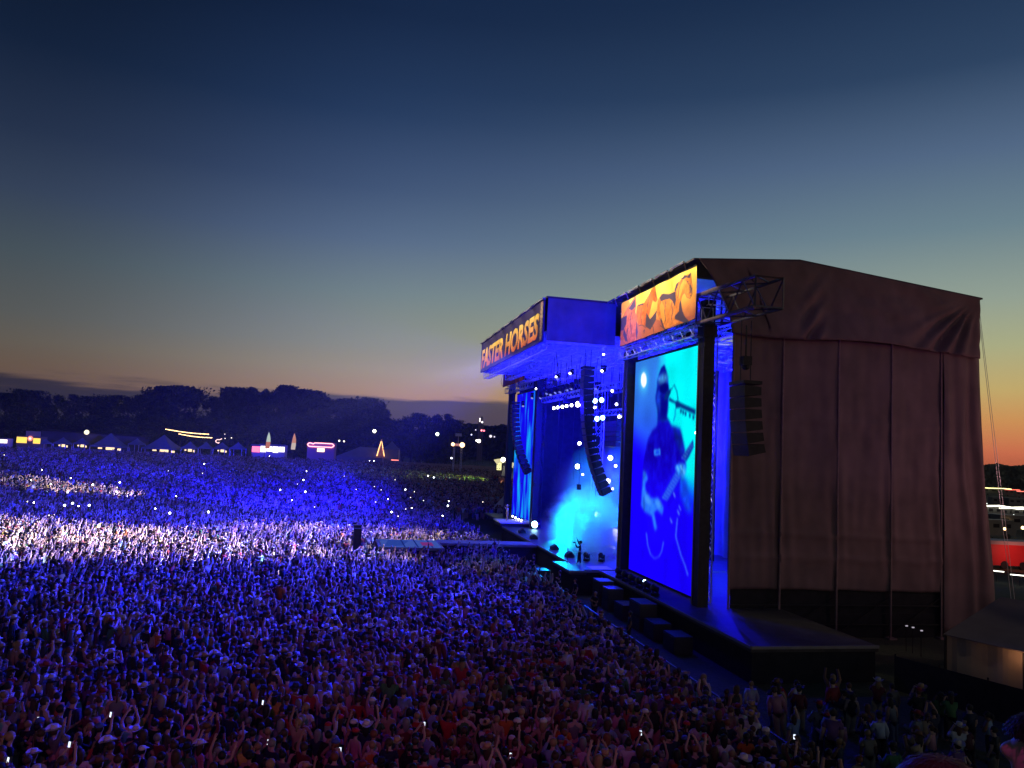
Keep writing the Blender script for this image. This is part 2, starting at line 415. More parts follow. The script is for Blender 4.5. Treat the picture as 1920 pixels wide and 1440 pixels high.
# ---------------------------------------------------------------- wing roofs with towers and side cloths
def cloth(fn, nu, nv, name, m, parent, off, thick=0.03, axis=(0, 1, 0)):
    mb = MB(off); mb.grid(fn, nu, nv); mb.smooth = True
    o = mb.build(name, m, parent)
    md = o.modifiers.new('thickness', 'SOLIDIFY'); md.thickness = thick; md.offset = 0
    return o
def build_wing(u0, sgn, label, near):
    # u0: the open outer side; the wing reaches 13.7 m inward (sgn = +1 towards larger u)
    U = lambda d: u0 + sgn * d
    off = (0, u0, 0)
    t = sthing('stage_wing_roof', label, 'stage roof', off)
    roofz = lambda v: 21.55 + 0.6 * min(1, (v + 2.7) / 6.8) if v < 4.1 else 22.15 - 1.15 * (v - 4.1) / 12.6
    m = MB(off)
    vs = [-2.75, 0, 4.1, 8, 12.5, 17.0]
    for a, b in zip(vs, vs[1:]):
        za, zb = roofz(a), roofz(b)
        m.prism([(a, U(-0.1), za), (b, U(-0.1), zb), (b, U(-0.1), zb + 0.1), (a, U(-0.1), za + 0.1)], (0, sgn * 14.0, 0))
    m.build('roof_cover', M_roof, t)
    m = MB(off)                                                      # lining seen from below
    m.grid(lambda s, q: (-2.3 + 18 * s, U(0.4 + 13 * q), 20.6 - 0.5 * s), 6, 6)
    m.build('roof_lining', M_drape, t)
    m = MB(off)                                                      # brackets along the front roof edge
    for k in range(6):
        a = U(0.9 + k * 2.4); m.bar((-2.9, a, 21.62), (-2.9, a + sgn * 1.9, 21.62), 0.07, 5); m.bar((-2.9, a, 21.62), (-2.5, a + sgn * 0.5, 21.2), 0.05, 4)
    m.build('edge_bracket', M_trim, t)
    m = MB(off)
    for v in (-1.6, 2.5, 7, 12): m.truss((v, U(0.3), 18.5), (v, U(13.4), 18.5), 0.75, 0.05)
    for d in (0.5, 4.5, 9, 13): m.truss((-1.6, U(d), 19.4), (15.5, U(d), 19.4), 0.7, 0.05)
    m.truss((-2.0, U(0.6), 17.5), (-2.0, U(13.2), 17.5), 0.6, 0.045)
    m.build('roof_truss', M_alu, t)
    for d, v in ((0.75, -1.35), (13.9, -1.1)):                         # front towers
        m = MB(off); m.box((v - 0.33, U(d) - 0.33, 0), (v + 0.33, U(d) + 0.33, 19.4))
        m.box((v - 0.42, U(d) - 0.42, 17.2), (v + 0.42, U(d) + 0.42, 17.9)); m.box((v - 0.55, U(d) - 0.55, 0), (v + 0.55, U(d) + 0.55, 0.4))
        tw = m.build('tower', M_black, t)
        m = MB(off); m.bar((v - 0.36, U(d) + 0.36, 1.7), (v - 0.36, U(d) + 0.36, 17.2), 0.05, 5); m.build('tower_rail', M_trim, tw)
    posts = [0.0, 3.2, 6.9, 10.55, 14.05]
    for v in posts:
        m = MB(off); m.bar((v, u0, 0.0), (v, u0, 20.0), 0.065, 6); m.box((v - 0.25, u0 - 0.25, -0.02), (v + 0.25, u0 + 0.25, 0.06)); m.build('post', M_post, t)
    for v in (16.2,):
        m = MB(off); m.bar((v, u0 + sgn * .4, 0), (v, u0 + sgn * .4, 20.4), 0.1, 6); m.build('post', M_post, t)
    m = MB(off)
    for z in (0.8, 1.9): m.bar((0, U(0.05), z), (16, U(0.05), z), 0.04, 4)
    for a, b in zip(posts, posts[1:]): m.bar((a, U(0.05), 0.2), (b, U(0.05), 2.4), 0.03, 4)
    m.build('base_brace', M_black, t)
    m = MB(off); m.box((0.25, min(U(.29), U(.25)), 1.3), (15.9, max(U(.29), U(.25)), 3.6)); m.box((0.25, min(U(.62), U(.66)), 3.5), (15.5, max(U(.62), U(.66)), 19.8)); m.build('light_block_sheet', M_bcloth, t)  # unseen black sheets added to stop inside light leaking out
    o_ = -sgn                                                         # outward direction
    for i, a in enumerate(posts[:-1]):
        b = posts[i + 1]
        def pf(s, q, a=a, b=b, i=i):
            z = 2.75 + (17.7 - 2.75) * q; v = a - 0.02 + (b - a + 0.04) * s
            n1 = noise.noise((s * 2.0 + i * 7, q * 3.5, 1.3)); n2 = noise.noise((s * 7 + i * 3, q * 5, 4.1))
            edge = math.exp(-((1 - s) * 9)) + math.exp(-s * 9)
            fold = 0.06 * math.sin(s * 30 + q * 6 + i) * math.exp(-((q - 0.25) / 0.22) ** 2) * edge
            bel = 0.22 * math.sin(math.pi * s) * (0.6 + 0.4 * math.sin(math.pi * q))
            return (v, u0 + sgn * (bel * .45 + 0.075) + o_ * (0.09 * n1 + 0.04 * n2 + 0.035 * noise.noise((s * 5 + q * 9 + i, s * 3 - q * 14, 7.7)) + fold * 1.6 + 0.05 * (math.exp(-((q - .12 - .004 * math.sin(s * 9)) * 90) ** 2) + math.exp(-((q - .21) * 90) ** 2) + .7 * math.exp(-((q - .66 + .006 * math.sin(s * 6)) * 90) ** 2))) + o_ * 0.02, z + 0.05 * math.sin(s * 3 + i))
        cloth(pf, 28, 96, 'side_cloth', M_tarp, t, off)
    def back(s, q):                                                    # last bay: flares out to its guyed back corner
        z = 0.35 + 19.6 * q; e = 16.75 + 1.35 * (1 - q) ** 0.9 + 0.1 * math.sin(q * 9)
        v = 14.15 + (e - 14.15) * s
        pull = (1 - q) * s
        f = 0.22 * math.sin(s * 17 + 2.0 * noise.noise((s * 3, q * 4, 0))) * (0.25 + s) * (1.0 - 0.55 * q)
        return (v, u0 + o_ * (0.05 + 0.25 * s * (1 - q) + f * 0.8 + 0.12 * noise.noise((s * 4, q * 6, 8)) - 0.5 * s * s * 0.6), z)
    cloth(back, 44, 50, 'back_cloth', M_tarp, t, off)
    def header(s, q):                                                  # deep skirt under the roof edge
        vb = -0.25 + 16.95 * s; vt = -2.45 + 19.2 * s
        q2 = q ** 1.6 if s < 0.15 else q
        v = vb + (vt - vb) * (q2 if s < 0.3 else q)
        zt = roofz(v) + 0.06; zb = 17.45 - 0.12 * math.sin(s * 9) - 0.25 * (s > 0.86) * (s - 0.86) / 0.14
        z = zb + (zt - zb) * q
        d = 0.10 * noise.noise((s * 9, q * 4, 2.2)) + 0.05 * noise.noise((s * 30, q * 7, 5.1))
        # pulled folds at a torn seam and towards the back corner
        d += 0.30 * math.exp(-((s - 0.30 - 0.10 * q) / 0.035) ** 2) * math.sin((s * 3.2 - q) * 26) * math.exp(-(q / 0.55) ** 2)
        r = math.hypot((1 - s) * 3.2, 1 - q)
        ang = math.atan2(1 - q, (1 - s) * 3.2)
        d += 0.26 * math.sin(ang * 30) * math.exp(-((ang - 1.05) / 0.32) ** 2) * sstep(0.1, 0.6, r) * math.exp(-(max(0, r - 0.9) / 0.5) ** 2)
        d += 0.35 * (1 - q) ** 2 * math.sin(math.pi * s)
        return (v, u0 + o_ * (0.16 + d), z)
    cloth(header, 120, 30, 'header_cloth', M_tarp, t, off)
    def inner(s, q): return (15.6, U(0.4 + 13 * s), 1.7 + 18.5 * q)    # rear cloth seen through the gap
    cloth(lambda s, q: (15.6 + 0.12 * math.sin(s * 40), U(0.4 + 13 * s), 1.7 + 18.5 * q), 90, 4, 'rear_cloth', M_drape, t, off)
    m = MB(off)
    for s in (0.35, 0.7): m.bar((16.9 + s * 0.2, U(0.3), 21.0), (18.7 + s * .4, U(-.4 - s * .4), 0.0), 0.014, 4)
    m.build('guy_wire', M_alu, t)
    return t
build_wing(0.0, 1, 'tall stage wing roof with brown side cloths and black front towers, nearest to the viewer', True)
build_wing(55.6, -1, 'far stage wing roof on the other side of the central roof', False)

def build_centre_roof():
    off = (-2, 28, 0)
    t = sthing('stage_centre_roof', 'central stage roof box jutting forward between the two wings, lit deep blue', 'stage roof', off)
    m = MB(off); m.box((-7.7, 14.4, 21.55), (12, 41.6, 21.7)); m.build('roof_cover', M_roof, t)
    m = MB(off)
    m.grid(lambda s, q: (-7.6 + 5.4 * s, 14.45 + 0.05 * math.sin(s * 30) * (1 - q), 18.35 + 3.2 * q), 30, 6)
    m.build('side_cloth', mat('dark_blue_side_cloth', (0.10, 0.10, 0.13), 0.9, 0, 0.2, 0.8), t)
    m = MB(off); m.grid(lambda s, q: (-7.6 + 5.4 * s, 41.55, 18.35 + 3.2 * q), 6, 2); m.build('side_cloth', M_drape, t)
    m = MB(off); m.grid(lambda s, q: (-7.6 + 19 * s, 14.5 + 27 * q, 19.1), 6, 6); m.build('roof_lining', M_drape, t)
    m = MB(off)
    for v in np.arange(-7.2, 12, 2.4): m.truss((v, 14.6, 18.0), (v, 41.4, 18.0), 0.62, 0.04)
    m.build('roof_truss', M_alu, t)
    m = MB(off)
    for u in np.arange(15, 41.5, 2.9): m.truss((-7.4, u, 18.6), (11.5, u, 18.6), 0.6, 0.04)
    m.build('roof_truss', M_alu, t)
    m = MB(off)
    for v, u, z in ((-1, 0, 15.6), (3.5, 0, 14.2)): m.truss((v, 16.5, z), (v, 40, z), 0.5, 0.035)
    for v, z in ((-1, 15.6), (3.5, 14.2)):
        for u in (17, 24, 32, 39): m.bar((v, u, z + .25), (v, u, 17.8), 0.025, 4)
    m.build('hung_truss', M_alu, t)
    for v, u, w in ((8.5, 18.5, 1.2), (8.5, 24, 1.0), (8.5, 31, 1.0), (8.5, 37.5, 1.4), (6.0, 15.4, 1.2)):
        m = MB(off); m.grid(lambda s, q: (v + 0.12 * math.sin(s * 16 + u), u + w * s, 1.75 + 15.8 * q), 14, 3); m.build('drape_leg', M_bcloth, t)
    m = MB(off)
    rr = random.Random(3)
    for k in range(46):
        v = rr.uniform(-6.5, 6); u = rr.uniform(15, 41); L = rr.uniform(.5, 3.2) if k % 4 else rr.uniform(4, 12)
        m.path([(v, u, 17.8), (v + rr.uniform(-.2, .2), u + rr.uniform(-.2, .2), 17.8 - L * .6), (v, u + rr.uniform(-.3, .3), 17.8 - L)], 0.022, 4)
        if k % 3 == 0: m.cbox((v, u, 17.7 - L), (.3, .3, .45))
    m.build('hanging_cable', M_black, t)
    for v, u in ((9.5, 15.2), (9.5, 40.8), (-0.6, 42.1)):
        m = MB(off); m.truss((v, u, 0.05), (v, u, 18.4), 0.6, 0.05, up=(1, 0, 0)); m.build('tower', M_black, t)
    m = MB(off)                                                      # soft folds in the back drape
    m.grid(lambda s, q: (11.0 + 0.18 * math.sin(s * 95) + 0.25 * noise.noise((s * 12, q * 3, 0)), 14.8 + 26.4 * s, 1.7 + 17.0 * q), 190, 14); m.smooth = True
    m.build('back_drape', mat('blue_grey_drape', (0.36, 0.38, 0.44), 0.9, 0, 0.3, 0.4), t)
build_centre_roof()

# outrigger truss jutting towards the viewer
off = (-1.4, -3, 17.9)
o = MB(off); o.truss((-1.4, 0.5, 18.75), (-1.4, -6.1, 18.6), 1.55, 0.085, bays=5)
tr = o.build('outrigger_truss', mat('dark_truss_steel', (0.12, 0.11, 0.12), 0.5, 0.3, 0.2, 3)); place_stage(tr, off)
tag(tr, 'dark box truss jutting sideways from the top of the near tower', 'truss')
m = MB(off)
for p, q in (((-2.2, 0.4, 17.92), (-2.2, -6.1, 17.75)), ((-2.2, 0.4, 19.6), (-2.2, -3.4, 19.5))): m.bar(p, q, 0.095, 6)
m.build('chord_tube', M_post, tr)

# ---------------------------------------------------------------- printed banners
def flat_shape(pts, v, off, mb):
    mb.add([(v, p[1], p[2]) for p in pts], [tuple(range(len(pts)))])
def tri_mesh(mb):
    me = mb
def gradmat(name, c0, c1, z0, z1, axis=2, estr=None, mid=None):
    m = bpy.data.materials.new(name); m.use_nodes = True; nt = m.node_tree
    t = nt.nodes.new('ShaderNodeTexCoord'); s = nt.nodes.new('ShaderNodeSeparateXYZ'); nt.links.new(t.outputs['Object'], s.inputs[0])
    r = nt.nodes.new('ShaderNodeMapRange'); nt.links.new(s.outputs[axis], r.inputs[0]); r.inputs[1].default_value = z0; r.inputs[2].default_value = z1
    cr = nt.nodes.new('ShaderNodeValToRGB'); nt.links.new(r.outputs[0], cr.inputs[0])
    cr.color_ramp.elements[0].color = c0; cr.color_ramp.elements[1].color = c1
    if mid:
        e = cr.color_ramp.elements.new(0.5); e.color = mid
    b = nt.nodes['Principled BSDF']; b.inputs['Roughness'].default_value = 0.8
    nt.links.new(cr.outputs[0], b.inputs['Base Color'])
    return m
def in_poly(px, py, pts):
    inside = np.zeros(px.shape, bool); n = len(pts)
    for i in range(n):
        x0, y0 = pts[i]; x1, y1 = pts[(i + 1) % n]
        if y0 == y1: continue
        c = ((py < y0) != (py < y1)) & (px < (x1 - x0) * (py - y0) / (y1 - y0) + x0)
        inside ^= c
    return inside
def blur(im, sig):
    if sig <= 0: return im
    r = int(3 * sig + 1); k = np.exp(-0.5 * (np.arange(-r, r + 1) / sig) ** 2); k /= k.sum()
    for ax in (0, 1):
        p = np.pad(im, [(r, r) if a == ax else (0, 0) for a in range(im.ndim)], mode='edge')
        im = sum(k[j] * np.take(p, range(j, j + im.shape[ax]), axis=ax) for j in range(2 * r + 1))
    return im
def vnoise(h, w, cells, seed):
    r = np.random.RandomState(seed); g = r.rand(max(2, int(cells * h / w) + 2), int(cells) + 2)
    yy = np.linspace(0, g.shape[0] - 1.001, h); xx = np.linspace(0, g.shape[1] - 1.001, w)
    y0 = yy.astype(int); x0 = xx.astype(int); fy = (yy - y0)[:, None]; fx = (xx - x0)[None]; fy = fy * fy * (3 - 2 * fy); fx = fx * fx * (3 - 2 * fx)
    return (g[y0][:, x0] * (1 - fy) * (1 - fx) + g[y0][:, x0 + 1] * (1 - fy) * fx + g[y0 + 1][:, x0] * fy * (1 - fx) + g[y0 + 1][:, x0 + 1] * fy * fx)
def s2l(im):
    im = np.clip(im / 255, 0, 1); return np.where(im <= .04045, im / 12.92, ((im + .055) / 1.055) ** 2.4)
def printed_mesh(name, pos, im, parent, material):      # im: h x w x 3 display colours, row 0 = bottom, printed on a fine grid
    h, w = im.shape[:2]; rgb = np.concatenate([s2l(im), np.ones((h, w, 1))], 2).reshape(-1, 4).astype(np.float32)
    V = [pos(i / (w - 1), j / (h - 1)) for j in range(h) for i in range(w)]
    idx = np.arange(h * w).reshape(h, w); F_ = np.stack([idx[:-1, :-1], idx[:-1, 1:], idx[1:, 1:], idx[1:, :-1]], -1).reshape(-1, 4)
    me = bpy.data.meshes.new(name); me.from_pydata(V, [], F_.tolist())
    ca = me.color_attributes.new('print', 'FLOAT_COLOR', 'POINT'); ca.data.foreach_set('color', rgb.reshape(-1)); me.materials.append(material); me.update()
    o = bpy.data.objects.new(name, me); COL.objects.link(o); o.parent = parent; return o
def attr_mat(name, emission):
    m = bpy.data.materials.new(name); m.use_nodes = True; nt = m.node_tree; a = nt.nodes.new('ShaderNodeVertexColor'); a.layer_name = 'print'
    b = nt.nodes['Principled BSDF']
    if emission:
        nt.nodes.remove(b); e = nt.nodes.new('ShaderNodeEmission'); e.inputs[1].default_value = emission; nt.links.new(a.outputs[0], e.inputs[0]); nt.links.new(e.outputs[0], nt.nodes['Material Output'].inputs[0])
    else: b.inputs['Roughness'].default_value = .8; nt.links.new(a.outputs[0], b.inputs['Base Color'])
    return m
def build_horse_banner():
    off = (-2.55, 6.2, 17.9)
    t = sthing('banner', 'wide orange banner printed with three running horses above the big screen', 'banner', off)
    a = lambda x, y: onv(1100 + x / 5.333, 480 + y / 5.333, -2.55)
    C_o, C_o2, C_o3, C_d, C_p, C_t = [np.array(c, float) for n, c in (('print_tan', (214, 128, 40)), ('print_orange', (206, 102, 36)), ('print_rust', (196, 100, 54)),
                                                             ('print_dusk', (66, 48, 74)), ('print_mauve', (176, 88, 66)), ('print_gold', (232, 150, 52)))]
    shapes = [
        (C_p, [(330, 890), (330, 700), (420, 640), (560, 690), (700, 640), (860, 690), (1000, 620), (1100, 600), (1105, 650), (800, 760), (520, 850)]),
        (C_t, [(350, 450), (420, 425), (440, 480), (400, 560), (345, 600)]),
        (C_o3, [(345, 640), (420, 510), (470, 420), (492, 395), (500, 470), (486, 560), (505, 640), (505, 790), (520, 845), (385, 882), (335, 820)]),
        (C_d, [(332, 625), (410, 592), (402, 680), (362, 742), (332, 746)]),
        (C_d, [(425, 525), (482, 425), (492, 505), (452, 545)]),
        (C_d, [(372, 720), (400, 790), (408, 850), (388, 858), (360, 780)]),
        (C_o2, [(505, 500), (585, 476), (620, 400), (650, 340), (690, 302), (703, 370), (716, 440), (694, 462), (662, 440), (645, 520), (625, 620), (604, 700), (520, 692), (497, 590)]),
        (C_d, [(512, 490), (585, 470), (580, 486), (530, 505)]),
        (C_d, [(608, 565), (640, 636), (705, 545), (696, 640), (645, 742), (598, 708)]),
        (C_o, [(885, 372), (915, 290), (960, 225), (1000, 192), (1040, 178), (1046, 230), (1054, 300), (1058, 380), (1040, 432), (1010, 424), (986, 372), (962, 402), (942, 470), (946, 560), (962, 640),
               (1000, 690), (900, 690), (800, 744), (770, 700), (740, 640), (704, 560), (722, 450), (760, 384), (820, 388)]),
        (C_d, [(740, 420), (772, 378), (822, 384), (890, 358), (894, 440), (882, 512), (858, 452), (834, 430), (796, 440), (752, 456)]),
        (C_d, [(946, 440), (962, 560), (992, 622), (1028, 664), (1002, 690), (932, 660), (884, 640), (880, 610), (922, 560), (932, 480)]),
        (C_d, [(878, 352), (900, 285), (930, 255), (918, 300), (894, 350)]),
        (C_d, [(940, 215), (962, 222), (985, 190), (1010, 205), (1040, 165), (1030, 225), (1000, 215), (970, 240)]),
        (C_d, [(1030, 260), (1052, 330), (1050, 400), (1040, 360)]),
        (C_t, [(760, 450), (790, 520), (800, 620), (780, 680), (752, 620), (742, 520)]),
        (C_t, [(925, 300), (985, 250), (960, 360), (930, 440), (905, 380)]),
        (C_d, [(752, 620), (775, 690), (800, 760), (792, 764), (762, 705), (744, 640)]),
        (C_d, [(500, 640), (512, 760), (500, 850), (494, 760)]),
    ]
    h, w = 96, 340
    gx, gy = np.meshgrid(np.linspace(0, 1, w), np.linspace(0, 1, h))
    top, midc, bot = np.array((255, 208, 84.)), np.array((240, 160, 60.)), np.array((178, 88, 62.))
    t2 = gy[..., None]
    im = np.where(t2 > .45, midc + (top - midc) * (t2 - .45) / .55, bot + (midc - bot) * t2 / .45)
    im = im + (vnoise(h, w, 26, 2) - .5)[..., None] * 26 * (1 - t2)
    def norm(x, y): v, u, z = a(x, y); return ((12.35 - u) / 12.45, (z - 18.0) / 3.2)
    dark = np.array((60, 42, 70.))
    for c, pts in shapes:
        P = [norm(x, y) for x, y in pts]; mk = in_poly(gx, gy, P).astype(float)
        fill = np.ones_like(im) * c
        if c is C_o or c is C_o2 or c is C_o3:
            st = vnoise(h, w, 46, int(c[0])) * .6 + vnoise(h, w, 110, 5) * .4
            fill = c + (st[..., None] - .5) * np.array((70, 52, 30)) - (1 - gy[..., None]) * np.array((14, 18, 0))
            ln = blur(mk, .9); edge = np.clip(1 - abs(ln - .5) * 3.2, 0, 1) * .85
        mk = blur(mk, .5)[..., None]; im = im * (1 - mk) + fill * mk
        if c is C_o or c is C_o2 or c is C_o3: im = im * (1 - edge[..., None]) + dark * edge[..., None]
    # brushed muscle, mane and grass strokes
    for pts, wd in (([(905, 300), (880, 390), (870, 470)], 3), ([(960, 240), (930, 330), (915, 430)], 3), ([(1000, 240), (1030, 300), (1035, 380)], 3), ([(1010, 255), (1018, 262)], 5), ([(1038, 400), (1046, 408)], 5), ([(800, 450), (790, 560), (800, 660)], 3), ([(850, 470), (862, 560), (850, 650)], 3),
                    ([(640, 380), (620, 450), (615, 520)], 3), ([(690, 360), (700, 420)], 3), ([(560, 520), (548, 600), (560, 680)], 3), ([(450, 560), (440, 660), (455, 780)], 3), ([(520, 700), (560, 690), (600, 720)], 3), ([(640, 650), (670, 720), (680, 800)], 3), ([(570, 760), (590, 740), (580, 780)], 3), ([(420, 720), (400, 800), (410, 860)], 4), ([(740, 700), (790, 740), (800, 790)], 4)):
        for (x0, y0), (x1, y1) in zip(pts, pts[1:]):
            d = math.hypot(x1 - x0, y1 - y0); nx, ny = -(y1 - y0) / d * wd, (x1 - x0) / d * wd
            mk = blur(in_poly(gx, gy, [norm(x0 - nx, y0 - ny), norm(x1 - nx, y1 - ny), norm(x1 + nx, y1 + ny), norm(x0 + nx, y0 + ny)]).astype(float), .6)[..., None] * .8
            im = im * (1 - mk) + dark * mk
    printed_mesh('sheet', lambda s_, q: (0.0 - 0.05 * math.sin(s_ * 3.14) + 0.03 * math.sin(s_ * 25 + q * 3), 12.35 - 12.45 * s_ - off[1], .1 + (0.1 * s_ - .02) * (1 - q) + 3.2 * q), im, t, attr_mat('banner_print', 0))
    m = MB(off)
    m.bar((-2.56, 12.4, 21.25), (-2.56, -.1, 21.25), .035, 5); m.bar((-2.56, 12.4, 17.98), (-2.56, -.1, 18.08), .03, 5); m.build('edge_pole', M_black, t)
build_horse_banner()

def build_sign():
    off = (-7.75, 28, 18.3)
    t = sthing('festival_sign', 'dark blue roof fascia sign reading FASTER HORSES in golden letters', 'sign', off)
    m = MB(off); m.box((-7.86, 14.7, 18.3), (-7.74, 41.7, 21.45)); m.build('board', mat('navy_fascia', (0.035, 0.024, 0.09), 0.7, 0, 0.2, 0.4), t)
    m = MB(off); m.box((-8.0, 14.6, 21.47), (-7.7, 41.8, 21.6)); m.build('edge_trim', M_trim, t)
    m = MB(off)
    m.grid(lambda s, q: (-7.9 - 0.02 * math.sin(q * 40 + s * 9), 14.72 + 0.75 * s, 18.4 + 3.0 * q), 6, 30)
    m.build('end_panel', mat('tan_mane_print', (0.42, 0.28, 0.16), 0.8, 0, 0.6, 5), t)
    cu = bpy.data.curves.new('text', 'FONT'); cu.body = 'FASTER HORSES'; cu.size = 1.0; cu.offset = 0.034; cu.shear = 0.18; cu.extrude = 0.02
    cu.resolution_u = 3
    to = bpy.data.objects.new('text', cu); COL.objects.link(to)
    bpy.context.view_layer.update()
    me = bpy.data.meshes.new_from_object(to.evaluated_get(bpy.context.evaluated_depsgraph_get()))
    COL.objects.unlink(to); bpy.data.objects.remove(to)
    co = np.empty(len(me.vertices) * 3); me.vertices.foreach_get('co', co); co = co.reshape(-1, 3)
    mn, mx_ = co.min(0), co.max(0)
    n = (co - mn) / (mx_ - mn)
    # flared western letters: strokes thicken towards top and bottom
    u = 41.2 - n[:, 0] * 25.4; z = 18.62 + n[:, 1] * 2.05 - 0.25 + 0.25
    v = -7.88 - 0.03 * n[:, 2]
    co = np.stack([v - off[0], u - off[1], z - off[2]], 1)
    me.vertices.foreach_set('co', co.reshape(-1)); me.materials.clear()
    me.materials.append(gradmat('gold_letter_print', lin(240, 112, 48), lin(255, 214, 96), 0.3, 2.4)); me.update()
    o = bpy.data.objects.new('lettering', me); COL.objects.link(o); o.parent = t
build_sign()
def far_banner():
    off = (-2.55, 49, 17.9)
    m = MB(off); m.grid(lambda s, q: (-2.55, 55.4 - 12.3 * s, 18.0 + 3.2 * q), 10, 4)
    o = m.build('banner', mat('print_orange', lin(206, 102, 36), 0.8)); place_stage(o, off)
    tag(o, 'plain orange banner on the far wing, mostly hidden behind the central roof', 'banner')
far_banner()

# ---------------------------------------------------------------- video screens
def build_screen():
    off = (-1.0, 8.0, 1.8)
    t = sthing('video_screen', 'tall portrait video screen beside the near tower showing a guitarist at a microphone', 'screen', off)
    m = MB(off); m.box((-0.9, 2.55, 1.72), (-0.5, 13.35, 17.2)); m.build('housing', M_black, t)
    a = lambda x, y: onv(1160 + x / 6, 640 + y / 6, -0.93)
    b = lambda x, y: onv(1160 + x / 5.14, 870 + y / 5.14, -0.93)
    def E(n, c, s=1.0): return (n, np.array(c, float))
    def circ(cx, cy, rx, ry, n=18): return [(cx + rx * math.cos(2 * math.pi * i / n), cy + ry * math.sin(2 * math.pi * i / n)) for i in range(n)]
    def band(pts, w):
        L = []; Rr = []
        for i, (x, y) in enumerate(pts):
            x0, y0 = pts[max(0, i - 1)]; x1, y1 = pts[min(len(pts) - 1, i + 1)]
            d = math.hypot(x1 - x0, y1 - y0) or 1; nx, ny = -(y1 - y0) / d * w, (x1 - x0) / d * w
            L.append((x + nx, y + ny)); Rr.append((x - nx, y - ny))
        return L + Rr[::-1]
    M_sh = ('shirt', np.array((14, 3, 176.)))
    S = []
    S += [(a, E('halo', (70, 200, 250)), circ(282, 440, 52, 125)), (a, E('bulb', (255, 255, 255), 1.6), circ(282, 435, 32, 85))]
    S += [(a, E('beam', (40, 190, 245)), [(465, 160), (490, 160), (520, 300), (500, 300)])]
    S += [(a, M_sh, [(440, 880), (428, 960), (380, 1002), (330, 1095), (312, 1180), (290, 1300), (270, 1440), (760, 1440), (745, 1240), (712, 1080), (690, 992), (600, 955), (560, 880)])]
    S += [(b, M_sh, [(240, -10), (640, -10), (600, 130), (580, 400), (560, 760), (300, 760), (250, 400)])]
    S += [(a, E('sleeve', (12, 30, 168)), [(600, 958), (690, 992), (712, 1080), (745, 1240), (715, 1310), (640, 1120)])]
    S += [(a, E('head', (8, 18, 150)), [(512, 268), (536, 334), (552, 400), (560, 480), (570, 560), (562, 640), (552, 760), (545, 850), (565, 900), (438, 900), (435, 760), (420, 690), (413, 630), (428, 540), (434, 440), (455, 370), (478, 306)])]
    S += [(a, E('cap', (4, 16, 140)), [(512, 268), (536, 334), (540, 362), (500, 356), (446, 398), (458, 365), (478, 306)])]
    S += [(a, E('shine', (62, 146, 226)), [(444, 404), (500, 362), (544, 372), (551, 452), (500, 470), (444, 478)])]
    S += [(a, E('cheek', (18, 56, 190)), [(430, 560), (462, 560), (470, 640), (490, 700), (470, 800), (440, 760), (424, 660)])]
    S += [(a, E('glasses', (2, 4, 112)), [(462, 505), (520, 470), (556, 482), (562, 542), (502, 592), (466, 566)])]
    S += [(a, E('jaw', (4, 6, 130)), [(470, 640), (545, 620), (552, 760), (530, 850), (470, 850)])]
    S += [(a, E('mic', (4, 40, 120)), [(545, 560), (592, 530), (585, 580), (540, 660), (510, 668), (516, 620)])]
    S += [(a, E('mic', (4, 40, 120)), band([(590, 545), (625, 490), (655, 560), (668, 660)], 4))]
    S += [(a, E('mic', (4, 40, 120)), [(568, 632), (640, 678), (662, 664), (700, 694), (862, 768), (864, 826), (690, 744), (642, 756), (636, 700), (568, 668)])]
    for x, y in ((690, 760), (715, 775), (742, 790), (790, 810), (830, 830)):
        S += [(a, E('mic', (4, 40, 120)), [(x, y), (x + 22, y + 8), (x + 16, y + 50), (x + 4, y + 46)])]
    S += [(a, E('cable', (10, 90, 190)), band([(638, 760), (634, 840), (615, 905)], 4))]
    S += [(a, E('patch', (40, 118, 240)), [(393, 1218), (468, 1206), (472, 1280), (400, 1290)]), (a, E('patchdark', (16, 60, 226)), [(415, 1236), (452, 1230), (454, 1262), (418, 1268)])]
    S += [(a, E('neck', (12, 48, 160)), [(836, 1106), (845, 1190), (764, 1350), (716, 1292)])]
    for k in range(6):
        x, y = 822 - k * 18, 1150 + k * 31
        S += [(a, E('fret', (90, 170, 240)), [(x - 26, y - 6), (x + 14, y + 26), (x + 12, y + 34), (x - 28, y + 2)])]
    S += [(b, E('arm', (16, 60, 210)), [(600, 120), (650, 150), (672, 300), (700, 420), (690, 480), (640, 430), (596, 280)])]
    S += [(b, E('fretboard', (24, 60, 226)), [(545, 76), (604, 124), (474, 352), (408, 330)])]
    for k in range(9):
        x, y = 560 - k * 15, 110 + k * 27
        S += [(b, E('string', (84, 140, 246)), [(x - 16, y - 12), (x + 26, y + 24), (x + 24, y + 31), (x - 18, y - 4)])]
    S += [(b, E('hand', (44, 132, 242)), [(540, 18), (600, -10), (640, 0), (652, 70), (622, 144), (596, 110), (580, 124), (560, 92)])]
    for x, y in ((556, 20), (590, 14), (612, 50)):
        S += [(b, E('knuckle', (96, 180, 246)), [(x, y), (x + 12, y - 4), (x + 28, y + 44), (x + 16, y + 48)])]
    S += [(b, E('forearm', (36, 104, 244)), [(236, 58), (262, 80), (284, 150), (256, 180), (258, 250), (312, 330), (380, 326), (432, 420), (420, 492), (372, 440), (342, 470), (372, 622), (346, 642), (320, 500), (250, 462), (216, 400), (224, 250)])]
    S += [(b, E('forearmlight', (70, 150, 246)), [(244, 270), (300, 340), (330, 400), (262, 372)]), (b, E('forearmlight', (70, 150, 246)), [(350, 360), (392, 352), (420, 410), (380, 420)])]
    S += [(b, E('line', (54, 96, 252)), band([(266, 660), (280, 780), (305, 868), (345, 912), (390, 890), (415, 840), (432, 750)], 5))]
    S += [(b, E('line', (54, 96, 252)), band([(566, 520), (550, 700), (600, 880), (640, 980), (668, 1076)], 6))]
